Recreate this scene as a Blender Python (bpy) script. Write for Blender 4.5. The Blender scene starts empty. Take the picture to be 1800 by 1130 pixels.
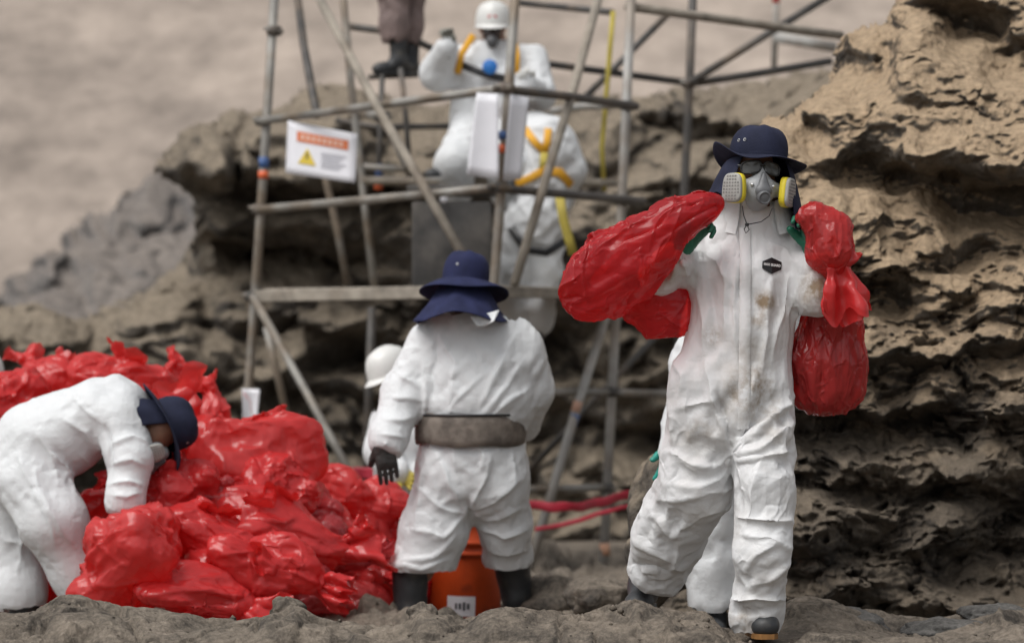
import bpy, math, random
import numpy as np

# ------------------------------------------------------------------ camera, world, sun, exposure
SC = bpy.context.scene
COL = SC.collection
FPX = 5020.0            # focal length in photo pixels (1800 wide): 502 px per metre at 10 m
CAMZ = 0.87
HORIZON = 690.0
cam_data = bpy.data.cameras.new('camera')
cam_data.sensor_width = 36.0
cam_data.lens = 36.0 * FPX / 1800.0
cam_data.shift_y = (HORIZON - 565.0) / 1800.0
cam_data.clip_end = 2000.0
cam_data.dof.use_dof = True
cam_data.dof.focus_distance = 9.95
cam_data.dof.aperture_fstop = 2.6
cam = bpy.data.objects.new('camera', cam_data)
cam.location = (0, 0, CAMZ)
cam.rotation_euler = (math.radians(90), 0, 0)
COL.objects.link(cam)
SC.camera = cam

SUN_EL, SUN_AZ = 58.0, 228.0     # azimuth measured from +Y (view direction) clockwise: from behind the camera, a little to its left
world = bpy.data.worlds.new('World')
SC.world = world
world.use_nodes = True
wn = world.node_tree
wn.nodes.clear()
sky = wn.nodes.new('ShaderNodeTexSky')
sky.sky_type = 'NISHITA'
sky.sun_disc = False
sky.sun_elevation = math.radians(SUN_EL)
sky.sun_rotation = math.radians(SUN_AZ)
sky.dust_density = 4.0
hsv = wn.nodes.new('ShaderNodeHueSaturation')
hsv.inputs['Saturation'].default_value = 0.12      # overcast: a grey-white sky
bg = wn.nodes.new('ShaderNodeBackground')
bg.inputs['Strength'].default_value = 0.125
wo = wn.nodes.new('ShaderNodeOutputWorld')
wn.links.new(sky.outputs[0], hsv.inputs['Color'])
wn.links.new(hsv.outputs[0], bg.inputs['Color'])
wn.links.new(bg.outputs[0], wo.inputs['Surface'])

sun_data = bpy.data.lights.new('sun', 'SUN')
sun_data.energy = 1.35
sun_data.angle = math.radians(42)
sun_data.color = (1.0, 0.965, 0.92)
sun = bpy.data.objects.new('sun', sun_data)
COL.objects.link(sun)
_az, _el = math.radians(SUN_AZ), math.radians(SUN_EL)
from mathutils import Vector, Matrix, Euler
_sd = Vector((math.sin(_az) * math.cos(_el), math.cos(_az) * math.cos(_el), math.sin(_el)))
sun.rotation_euler = _sd.to_track_quat('Z', 'Y').to_euler()

SC.view_settings.view_transform = 'Standard'
SC.view_settings.look = 'None'
SC.view_settings.exposure = 0.30
SC.view_settings.gamma = 1.0
SC.view_settings.use_curve_mapping = False
SC.render.engine = 'CYCLES'
SC.cycles.use_denoising = True
SC.cycles.max_bounces = 8
SC.cycles.transparent_max_bounces = 12

# ------------------------------------------------------------------ helpers
def P(px, py, d):
    """World point that stands d metres in front of the camera and shows at photo pixel (px, py)."""
    return np.array([(px - 900.0) * d / FPX, d, CAMZ + (HORIZON - py) * d / FPX])

def A(*v):
    return np.array(v, dtype=float)

def norm(v):
    v = np.asarray(v, float)
    return v / max(np.linalg.norm(v), 1e-9)

# ---- gradient noise, vectorised
def _hash(ix, iy, iz, seed):
    h = (ix.astype(np.int64) * 374761393 + iy.astype(np.int64) * 668265263 + iz.astype(np.int64) * 2147483647 + seed * 1274126177) & 0xFFFFFFFF
    h = ((h ^ (h >> 13)) * 1274126177) & 0xFFFFFFFF
    h = ((h ^ (h >> 16)) * 2246822519) & 0xFFFFFFFF
    return h ^ (h >> 15)

_G = np.random.RandomState(5).normal(size=(256, 3)).astype(np.float32)
_G /= np.linalg.norm(_G, axis=1)[:, None]

def perlin(p, seed=0):
    p = np.asarray(p, np.float32)
    i = np.floor(p).astype(np.int64)
    f = p - i
    u = f * f * f * (f * (f * 6 - 15) + 10)
    out = 0
    for dx in (0, 1):
        wx = u[:, 0] if dx else 1 - u[:, 0]
        for dy in (0, 1):
            wy = u[:, 1] if dy else 1 - u[:, 1]
            for dz in (0, 1):
                wz = u[:, 2] if dz else 1 - u[:, 2]
                g = _G[_hash(i[:, 0] + dx, i[:, 1] + dy, i[:, 2] + dz, seed) & 255]
                out = out + wx * wy * wz * (g[:, 0] * (f[:, 0] - dx) + g[:, 1] * (f[:, 1] - dy) + g[:, 2] * (f[:, 2] - dz))
    return out * 1.5

def fbm(p, oct=4, seed=0, gain=0.5, lac=2.03):
    a, s = 1.0, 0
    q = np.asarray(p, np.float32)
    for o in range(oct):
        s = s + a * perlin(q, seed + o * 17)
        q = q * lac + 3.7
        a *= gain
    return s

def ridged(p, oct=4, seed=0, gain=0.55, lac=2.1):
    a, s = 1.0, 0
    q = np.asarray(p, np.float32)
    for o in range(oct):
        s = s + a * (1 - 2 * np.abs(perlin(q, seed + o * 13)))
        q = q * lac + 1.3
        a *= gain
    return s

_ROT = [np.linalg.qr(np.random.RandomState(900 + i).normal(size=(3, 3)))[0] for i in range(8)]
def facets(p, seed=0):
    """Piecewise-linear value noise on a tetrahedral lattice: flat facets that meet in straight creases."""
    p = np.asarray(p, float) @ _ROT[seed % 8] + seed * 1.73
    i = np.floor(p).astype(np.int64); f = p - i; o = np.argsort(-f, axis=1, kind='stable'); fs = np.take_along_axis(f, o, 1)
    val = lambda c: (_hash(c[:, 0], c[:, 1], c[:, 2], seed) & 4095) / 2047.5 - 1.0
    c = i.copy(); r = np.arange(len(p)); out = (1 - fs[:, 0]) * val(c)
    for k in range(3):
        c = c.copy(); c[r, o[:, k]] += 1
        out = out + (fs[:, k] - (fs[:, k + 1] if k < 2 else 0)) * val(c)
    return out

def cells(p, seed=0):
    """Voronoi F1, F2 distances and a random value of the nearest cell."""
    p = np.asarray(p, np.float32)
    i = np.floor(p).astype(np.int64)
    f1 = np.full(len(p), 9.0, np.float32); f2 = f1.copy(); cid = np.zeros(len(p), np.float32)
    for dx in (-1, 0, 1):
        for dy in (-1, 0, 1):
            for dz in (-1, 0, 1):
                c = i + np.array([dx, dy, dz])
                h = _hash(c[:, 0], c[:, 1], c[:, 2], seed)
                jit = np.stack([(h & 1023) / 1023.0, ((h >> 10) & 1023) / 1023.0, ((h >> 20) & 1023) / 1023.0], 1)
                d = np.linalg.norm(c + jit - p, axis=1)
                near = d < f1
                f2 = np.where(near, f1, np.minimum(f2, d))
                cid = np.where(near, ((h >> 5) & 4095) / 4095.0, cid)
                f1 = np.where(near, d, f1)
    return f1, f2, cid

def sstep(a, b, x):
    t = np.clip((x - a) / (b - a), 0, 1)
    return t * t * (3 - 2 * t)

# ------------------------------------------------------------------ materials
MATS = {}
def mat(name, color=(0.5, 0.5, 0.5), rough=0.6, metal=0.0, var=0.0, scale=8.0, bump=0.0, bscale=40.0, spec=0.5, color2=None, cscale=4.0, cmix=(0.4, 0.65)):
    """Principled material with procedural colour variation and bump."""
    if name in MATS: return MATS[name]
    m = bpy.data.materials.new(name); m.use_nodes = True
    nt = m.node_tree; b = nt.nodes['Principled BSDF']
    b.inputs['Roughness'].default_value = rough
    b.inputs['Metallic'].default_value = metal
    b.inputs['Specular IOR Level'].default_value = spec
    tc = nt.nodes.new('ShaderNodeTexCoord')
    col = None
    rgb = nt.nodes.new('ShaderNodeRGB'); rgb.outputs[0].default_value = (*color, 1); col = rgb.outputs[0]
    if color2 is not None:
        n = nt.nodes.new('ShaderNodeTexNoise'); n.inputs['Scale'].default_value = cscale; n.inputs['Detail'].default_value = 5
        nt.links.new(tc.outputs['Object'], n.inputs['Vector'])
        r = nt.nodes.new('ShaderNodeMapRange'); r.inputs[1].default_value = cmix[0]; r.inputs[2].default_value = cmix[1]
        nt.links.new(n.outputs['Fac'], r.inputs[0])
        mx = nt.nodes.new('ShaderNodeMix'); mx.data_type = 'RGBA'
        nt.links.new(r.outputs[0], mx.inputs[0]); nt.links.new(col, mx.inputs[6]); mx.inputs[7].default_value = (*color2, 1)
        col = mx.outputs[2]
    if var > 0:
        n = nt.nodes.new('ShaderNodeTexNoise'); n.inputs['Scale'].default_value = scale; n.inputs['Detail'].default_value = 6
        nt.links.new(tc.outputs['Object'], n.inputs['Vector'])
        r = nt.nodes.new('ShaderNodeMapRange'); r.inputs[1].default_value = 0.3; r.inputs[2].default_value = 0.7
        r.inputs[3].default_value = 1 - var; r.inputs[4].default_value = 1 + var
        nt.links.new(n.outputs['Fac'], r.inputs[0])
        h = nt.nodes.new('ShaderNodeHueSaturation')
        nt.links.new(r.outputs[0], h.inputs['Value']); nt.links.new(col, h.inputs['Color'])
        col = h.outputs[0]
    nt.links.new(col, b.inputs['Base Color'])
    if bump > 0:
        n = nt.nodes.new('ShaderNodeTexNoise'); n.inputs['Scale'].default_value = bscale; n.inputs['Detail'].default_value = 4
        nt.links.new(tc.outputs['Object'], n.inputs['Vector'])
        bp = nt.nodes.new('ShaderNodeBump'); bp.inputs['Strength'].default_value = 0.6; bp.inputs['Distance'].default_value = bump
        nt.links.new(n.outputs['Fac'], bp.inputs['Height']); nt.links.new(bp.outputs[0], b.inputs['Normal'])
    MATS[name] = m
    return m

def suit_mat(name, stains, base=(0.74, 0.75, 0.76), dirt=0.5):
    """White spunbonded coverall: fine crumple bump, soil marks. stains: (x, y, z, radius, strength) in object space."""
    m = bpy.data.materials.new(name); m.use_nodes = True
    nt = m.node_tree; N = nt.nodes.new; L = nt.links.new
    b = nt.nodes['Principled BSDF']
    b.inputs['Roughness'].default_value = 0.52
    b.inputs['Specular IOR Level'].default_value = 0.35
    tc = N('ShaderNodeTexCoord')
    # soil: general blotches plus the listed places
    n1 = N('ShaderNodeTexNoise'); n1.inputs['Scale'].default_value = 5.0; n1.inputs['Detail'].default_value = 8; n1.inputs['Roughness'].default_value = 0.65
    L(tc.outputs['Object'], n1.inputs['Vector'])
    n2 = N('ShaderNodeTexNoise'); n2.inputs['Scale'].default_value = 24.0; n2.inputs['Detail'].default_value = 8; n2.inputs['Roughness'].default_value = 0.7
    L(tc.outputs['Object'], n2.inputs['Vector'])
    acc = None
    for (x, y, z, r, s) in stains:
        v = N('ShaderNodeVectorMath'); v.operation = 'DISTANCE'; L(tc.outputs['Object'], v.inputs[0]); v.inputs[1].default_value = (x, y, z)
        mr = N('ShaderNodeMapRange'); mr.inputs[1].default_value = 0.0; mr.inputs[2].default_value = r; mr.inputs[3].default_value = s * 2.2; mr.inputs[4].default_value = 0.0; mr.interpolation_type = 'SMOOTHSTEP'
        L(v.outputs['Value'], mr.inputs[0])
        if acc is None: acc = mr.outputs[0]
        else:
            mx = N('ShaderNodeMath'); mx.operation = 'MAXIMUM'; L(acc, mx.inputs[0]); L(mr.outputs[0], mx.inputs[1]); acc = mx.outputs[0]
    # broad pale soil
    r1 = N('ShaderNodeMapRange'); r1.inputs[1].default_value = 0.48; r1.inputs[2].default_value = 0.78; r1.inputs[4].default_value = 0.55 * dirt
    L(n1.outputs['Fac'], r1.inputs[0])
    mixa = N('ShaderNodeMix'); mixa.data_type = 'RGBA'
    mixa.inputs[6].default_value = (*base, 1); mixa.inputs[7].default_value = (0.50, 0.44, 0.36, 1)
    L(r1.outputs[0], mixa.inputs[0])
    col = mixa.outputs[2]
    if acc is not None:
        # broken-up brown smears inside the listed places
        md = N('ShaderNodeMath'); md.operation = 'MULTIPLY'; L(acc, md.inputs[0])
        r2 = N('ShaderNodeMapRange'); r2.inputs[1].default_value = 0.42; r2.inputs[2].default_value = 0.66
        ad = N('ShaderNodeMath'); ad.operation = 'MULTIPLY_ADD'; ad.inputs[1].default_value = 0.55; L(n2.outputs['Fac'], ad.inputs[0])
        sc = N('ShaderNodeMath'); sc.operation = 'MULTIPLY'; sc.inputs[1].default_value = 0.45; L(n1.outputs['Fac'], sc.inputs[0]); L(sc.outputs[0], ad.inputs[2])
        L(ad.outputs[0], r2.inputs[0]); L(r2.outputs[0], md.inputs[1])
        mixb = N('ShaderNodeMix'); mixb.data_type = 'RGBA'; mixb.inputs[7].default_value = (0.27, 0.20, 0.13, 1)
        L(md.outputs[0], mixb.inputs[0]); L(col, mixb.inputs[6]); col = mixb.outputs[2]
    L(col, b.inputs['Base Color'])
    # crumple bump: creased cells and fine weave
    w = N('ShaderNodeTexVoronoi'); w.feature = 'DISTANCE_TO_EDGE'; w.inputs['Scale'].default_value = 13.0
    nw = N('ShaderNodeTexNoise'); nw.inputs['Scale'].default_value = 9.0; nw.inputs['Detail'].default_value = 3
    mv = N('ShaderNodeMix'); mv.data_type = 'VECTOR'; mv.inputs[0].default_value = 0.22
    L(tc.outputs['Object'], nw.inputs['Vector']); L(tc.outputs['Object'], mv.inputs[4]); L(nw.outputs['Color'], mv.inputs[5]); L(mv.outputs[1], w.inputs['Vector'])
    rr = N('ShaderNodeMapRange'); rr.inputs[1].default_value = 0.0; rr.inputs[2].default_value = 0.12; L(w.outputs['Distance'], rr.inputs[0])
    b1 = N('ShaderNodeBump'); b1.inputs['Strength'].default_value = 0.12; b1.inputs['Distance'].default_value = 0.004; L(rr.outputs[0], b1.inputs['Height'])
    n3 = N('ShaderNodeTexNoise'); n3.inputs['Scale'].default_value = 30.0; n3.inputs['Detail'].default_value = 4; L(tc.outputs['Object'], n3.inputs['Vector'])
    b2 = N('ShaderNodeBump'); b2.inputs['Strength'].default_value = 0.5; b2.inputs['Distance'].default_value = 0.006; L(n3.outputs['Fac'], b2.inputs['Height']); L(b1.outputs[0], b2.inputs['Normal'])
    L(b2.outputs[0], b.inputs['Normal'])
    # a little light comes through the thin cloth
    tr = N('ShaderNodeBsdfTranslucent'); tr.inputs['Color'].default_value = (0.7, 0.7, 0.68, 1)
    ms = N('ShaderNodeMixShader'); ms.inputs[0].default_value = 0.12
    out = nt.nodes['Material Output']
    L(b.outputs[0], ms.inputs[1]); L(tr.outputs[0], ms.inputs[2]); L(ms.outputs[0], out.inputs['Surface'])
    return m

def plastic_mat(name, color=(0.58, 0.026, 0.027), trans=(0.9, 0.065, 0.055), clear=0.26, transl=0.22, rough=0.17):
    """Thin red polythene: glossy, lets light through and shows what is inside a little."""
    m = bpy.data.materials.new(name); m.use_nodes = True
    nt = m.node_tree; N = nt.nodes.new; L = nt.links.new
    b = nt.nodes['Principled BSDF']
    b.inputs['Roughness'].default_value = rough
    b.inputs['Specular IOR Level'].default_value = 0.6
    tc = N('ShaderNodeTexCoord')
    n1 = N('ShaderNodeTexNoise'); n1.inputs['Scale'].default_value = 6.0; n1.inputs['Detail'].default_value = 5; L(tc.outputs['Object'], n1.inputs['Vector'])
    mx = N('ShaderNodeMix'); mx.data_type = 'RGBA'; mx.inputs[6].default_value = (*color, 1); mx.inputs[7].default_value = (color[0] * 1.25, color[1] * 2.6, color[2] * 2.6, 1)
    L(n1.outputs['Fac'], mx.inputs[0]); L(mx.outputs[2], b.inputs['Base Color'])
    # fine stretch wrinkles of the film
    mp = N('ShaderNodeMapping'); mp.inputs['Scale'].default_value = (1, 1, 0.35); L(tc.outputs['Object'], mp.inputs['Vector'])
    n2 = N('ShaderNodeTexNoise'); n2.inputs['Scale'].default_value = 34.0; n2.inputs['Detail'].default_value = 3; n2.inputs['Distortion'].default_value = 1.2; L(mp.outputs[0], n2.inputs['Vector'])
    b1 = N('ShaderNodeBump'); b1.inputs['Strength'].default_value = 0.22; b1.inputs['Distance'].default_value = 0.006; L(n2.outputs['Fac'], b1.inputs['Height'])
    v = N('ShaderNodeTexVoronoi'); v.feature = 'DISTANCE_TO_EDGE'; v.inputs['Scale'].default_value = 15.0
    nw = N('ShaderNodeTexNoise'); nw.inputs['Scale'].default_value = 7.0
    mv = N('ShaderNodeMix'); mv.data_type = 'VECTOR'; mv.inputs[0].default_value = 0.3
    L(tc.outputs['Object'], nw.inputs['Vector']); L(tc.outputs['Object'], mv.inputs[4]); L(nw.outputs['Color'], mv.inputs[5]); L(mv.outputs[1], v.inputs['Vector'])
    b2 = N('ShaderNodeBump'); b2.inputs['Strength'].default_value = 0.12; b2.inputs['Distance'].default_value = 0.008; L(v.outputs['Distance'], b2.inputs['Height']); L(b1.outputs[0], b2.inputs['Normal'])
    L(b2.outputs[0], b.inputs['Normal'])
    tr = N('ShaderNodeBsdfTranslucent'); tr.inputs['Color'].default_value = (*trans, 1)
    cl = N('ShaderNodeBsdfTransparent'); cl.inputs['Color'].default_value = (0.92, 0.16, 0.14, 1)
    m1 = N('ShaderNodeMixShader'); m1.inputs[0].default_value = transl
    m2 = N('ShaderNodeMixShader'); m2.inputs[0].default_value = clear
    L(b.outputs[0], m1.inputs[1]); L(tr.outputs[0], m1.inputs[2]); L(m1.outputs[0], m2.inputs[1]); L(cl.outputs[0], m2.inputs[2])
    L(m2.outputs[0], nt.nodes['Material Output'].inputs['Surface'])
    return m

def rock_mat(name, dark, light, dust, scale=1.0, dust_lo=0.25, dust_hi=0.75, dust_amt=0.9, bump=0.03, zsplit=None, zdark=0.25):
    """Rock: dark and light mineral mottling, dust lying on upward faces."""
    m = bpy.data.materials.new(name); m.use_nodes = True
    nt = m.node_tree; N = nt.nodes.new; L = nt.links.new
    b = nt.nodes['Principled BSDF']; b.inputs['Roughness'].default_value = 0.9; b.inputs['Specular IOR Level'].default_value = 0.25
    tc = N('ShaderNodeTexCoord')
    n1 = N('ShaderNodeTexNoise'); n1.inputs['Scale'].default_value = 2.2 * scale; n1.inputs['Detail'].default_value = 9; n1.inputs['Roughness'].default_value = 0.62
    n2 = N('ShaderNodeTexNoise'); n2.inputs['Scale'].default_value = 17 * scale; n2.inputs['Detail'].default_value = 8; n2.inputs['Roughness'].default_value = 0.7
    for n in (n1, n2): L(tc.outputs['Object'], n.inputs['Vector'])
    r1 = N('ShaderNodeMapRange'); r1.inputs[1].default_value = 0.38; r1.inputs[2].default_value = 0.64; L(n1.outputs['Fac'], r1.inputs[0])
    mx = N('ShaderNodeMix'); mx.data_type = 'RGBA'; mx.inputs[6].default_value = (*dark, 1); mx.inputs[7].default_value = (*light, 1); L(r1.outputs[0], mx.inputs[0])
    ge = N('ShaderNodeNewGeometry'); sp = N('ShaderNodeSeparateXYZ'); L(ge.outputs['Normal'], sp.inputs[0])
    # dust follows slope, broken up by noise
    ad = N('ShaderNodeMath'); ad.operation = 'MULTIPLY_ADD'; ad.inputs[1].default_value = 0.9; ad.inputs[2].default_value = -0.45; L(n2.outputs['Fac'], ad.inputs[0])
    ad2 = N('ShaderNodeMath'); ad2.operation = 'ADD'; L(ad.outputs[0], ad2.inputs[0]); L(sp.outputs['Z'], ad2.inputs[1])
    r2 = N('ShaderNodeMapRange'); r2.inputs[1].default_value = dust_lo; r2.inputs[2].default_value = dust_hi; r2.inputs[4].default_value = dust_amt; L(ad2.outputs[0], r2.inputs[0])
    fac = r2.outputs[0]
    if zsplit is not None:          # sand lies thick above, bare rock below
        so = N('ShaderNodeSeparateXYZ'); L(tc.outputs['Object'], so.inputs[0])
        zz = N('ShaderNodeMath'); zz.operation = 'MULTIPLY_ADD'; zz.inputs[1].default_value = 1.2; L(n1.outputs['Fac'], zz.inputs[0]); L(so.outputs['Z'], zz.inputs[2])
        rz = N('ShaderNodeMapRange'); rz.inputs[1].default_value = zsplit[0] + 0.6; rz.inputs[2].default_value = zsplit[1] + 0.6; rz.inputs[3].default_value = zdark; L(zz.outputs[0], rz.inputs[0])
        mu = N('ShaderNodeMath'); mu.operation = 'MULTIPLY'; L(fac, mu.inputs[0]); L(rz.outputs[0], mu.inputs[1]); fac = mu.outputs[0]
    mx2 = N('ShaderNodeMix'); mx2.data_type = 'RGBA'; mx2.inputs[7].default_value = (*dust, 1); L(fac, mx2.inputs[0]); L(mx.outputs[2], mx2.inputs[6])
    r3 = N('ShaderNodeMapRange'); r3.inputs[1].default_value = 0.3; r3.inputs[2].default_value = 0.7; r3.inputs[3].default_value = 0.62; r3.inputs[4].default_value = 1.35; L(n2.outputs['Fac'], r3.inputs[0])
    h = N('ShaderNodeHueSaturation'); L(r3.outputs[0], h.inputs['Value']); L(mx2.outputs[2], h.inputs['Color']); L(h.outputs[0], b.inputs['Base Color'])
    n3 = N('ShaderNodeTexNoise'); n3.inputs['Scale'].default_value = 22 * scale; n3.inputs['Detail'].default_value = 6; n3.inputs['Roughness'].default_value = 0.55; L(tc.outputs['Object'], n3.inputs['Vector'])
    bp = N('ShaderNodeBump'); bp.inputs['Strength'].default_value = 0.8; bp.inputs['Distance'].default_value = bump; L(n3.outputs['Fac'], bp.inputs['Height']); L(bp.outputs[0], b.inputs['Normal'])
    return m

# ------------------------------------------------------------------ objects
ORIG = {}
def root(name, label, cat, loc, group=None):
    o = bpy.data.objects.new(name, None); COL.objects.link(o); o.location = [float(c) for c in loc]
    o.empty_display_size = 0.1
    o['label'] = label; o['category'] = cat
    if group: o['group'] = group
    ORIG[o.name] = np.array(loc, float)
    return o

def add(name, V, F, material, parent=None, smooth=True, label=None, cat=None, group=None, kind=None, loc=None):
    """Link ONE mesh object. V in world space; the object's origin is its parent's, or loc."""
    V = np.asarray(V, float)
    if parent is not None: org = ORIG[parent.name]
    elif loc is not None: org = np.array(loc, float)
    else: org = np.zeros(3)
    me = bpy.data.meshes.new(name)
    W = (V - org).astype(np.float32)
    if isinstance(F, np.ndarray):
        F = np.ascontiguousarray(F, np.int32); n, k = F.shape
        me.vertices.add(len(W)); me.vertices.foreach_set('co', W.ravel())
        me.loops.add(n * k); me.loops.foreach_set('vertex_index', F.ravel())
        me.polygons.add(n); me.polygons.foreach_set('loop_start', np.arange(n, dtype=np.int32) * k)
        me.update(calc_edges=True)
    else:
        me.from_pydata(W.tolist(), [], [list(f) for f in F]); me.update()
    if smooth: me.polygons.foreach_set('use_smooth', np.ones(len(me.polygons), bool))
    me.materials.append(material)
    o = bpy.data.objects.new(name, me); COL.objects.link(o)
    ORIG[o.name] = org
    if parent is not None: o.parent = parent
    else: o.location = org.tolist()
    if label: o['label'] = label
    if cat: o['category'] = cat
    if group: o['group'] = group
    if kind: o['kind'] = kind
    return o

def merge(*parts):
    VV, FF, n = [], [], 0
    for V, F in parts:
        V = np.asarray(V, float); VV.append(V)
        FF += [[int(i) + n for i in f] for f in F]; n += len(V)
    return np.concatenate(VV), FF

def frame(w, up=(0, 0, 1)):
    w = norm(w); up = np.asarray(up, float)
    if abs(w @ up) > 0.98: up = A(0, 1, 0)
    s = norm(np.cross(up, w)); return s, np.cross(w, s), w

def tube(pts, r, n=10, cap=True, flat=None, up=(0, 0, 1)):
    """Tube along a polyline; r one radius or one per point; flat=(a, b) squashes the section."""
    pts = [np.asarray(p, float) for p in pts]; V = []; F = []
    rs = r if hasattr(r, '__len__') else [r] * len(pts)
    s0 = None
    for i, p in enumerate(pts):
        w = norm((pts[min(i + 1, len(pts) - 1)] - pts[max(i - 1, 0)]))
        if s0 is None: s, u, _ = frame(w, up)
        else:
            s = norm(s0 - w * (s0 @ w)); u = np.cross(w, s)
        s0 = s
        fa, fb = flat or (1, 1)
        for k in range(n):
            a = 2 * math.pi * k / n
            V.append(p + rs[i] * (fa * math.cos(a) * s + fb * math.sin(a) * u))
    for i in range(len(pts) - 1):
        for k in range(n):
            F.append((i * n + k, i * n + (k + 1) % n, (i + 1) * n + (k + 1) % n, (i + 1) * n + k))
    if cap:
        F.append(tuple(range(n))[::-1]); F.append(tuple((len(pts) - 1) * n + k for k in range(n)))
    return np.array(V), F

def ribbon(pts, w, t, up=(0, 0, 1), bev=0.0):
    return tube(pts, 1.0, n=8, flat=(w / 2, t / 2), up=up)

def rbox(c, size, axes=None, bev=0.01, seg=2):
    """Box with rounded edges: superellipsoid-like from a subdivided cube. axes: 3x3 rows."""
    n = 2 * seg + 2
    V = []; F = []; idx = {}
    hs = np.asarray(size, float) / 2; b = min(bev, hs.min() * 0.95)
    axes = np.eye(3) if axes is None else np.asarray(axes)
    ts = np.concatenate([np.linspace(0, 1, seg + 1) * 0.5, 0.5 + np.linspace(0, 1, seg + 1) * 0.5])
    coords = [-1 + 0 * 1] 
    g = []
    for k in range(seg + 1): g.append((-1, k / seg))
    for k in range(seg + 1): g.append((1, k / seg))
    def vert(key):
        if key in idx: return idx[key]
        core = np.zeros(3); off = np.zeros(3)
        for a in range(3):
            sgn, t = g[key[a]]
            core[a] = sgn * (hs[a] - b)
            ang = t * math.pi / 2
            off[a] = -math.cos(ang) if sgn < 0 else math.sin(ang)
        # key axis at extremes decides the face; normalise the offset
        off = off / max(np.linalg.norm(off), 1e-9)
        idx[key] = len(V); V.append(np.asarray(c) + (core + b * off) @ axes); return idx[key]
    m = len(g)
    for ax in range(3):
        for ext in (0, m - 1):
            for i in range(m - 1):
                for j in range(m - 1):
                    q = []
                    for (a, bb) in ((i, j), (i + 1, j), (i + 1, j + 1), (i, j + 1)):
                        key = [0, 0, 0]; key[ax] = ext; key[(ax + 1) % 3] = a; key[(ax + 2) % 3] = bb
                        q.append(vert(tuple(key)))
                    F.append(q if ext else q[::-1])
    return np.array(V), F

def lathe(profile, n=24, M=None, close=False):
    """profile: (radius, height) pairs about local z; M 4x4 places it."""
    V = []; F = []
    for (r, z) in profile:
        for k in range(n):
            a = 2 * math.pi * k / n; V.append((r * math.cos(a), r * math.sin(a), z))
    for i in range(len(profile) - 1):
        for k in range(n): F.append((i * n + k, i * n + (k + 1) % n, (i + 1) * n + (k + 1) % n, (i + 1) * n + k))
    V = np.array(V)
    if M is not None: V = xf(M, V)
    return V, F

def loft(rings, closed=True):
    n = len(rings[0]); V = np.concatenate([np.asarray(r, float) for r in rings]); F = []
    for i in range(len(rings) - 1):
        for k in range(n if closed else n - 1): F.append((i * n + k, i * n + (k + 1) % n, (i + 1) * n + (k + 1) % n, (i + 1) * n + k))
    return V, F

def xf(M, V):
    M = np.array(M); V = np.asarray(V, float)
    return V @ M[:3, :3].T + M[:3, 3]

def pose(loc, yaw=0, pitch=0, roll=0, s=1.0):
    """Local frame: x to image right, -y towards the camera, z up; angles in degrees."""
    return np.array(Matrix.Translation(Vector([float(c) for c in loc])) @ Euler((math.radians(pitch), math.radians(roll), math.radians(yaw)), 'YXZ').to_matrix().to_4x4() @ Matrix.Scale(s, 4))

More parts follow.
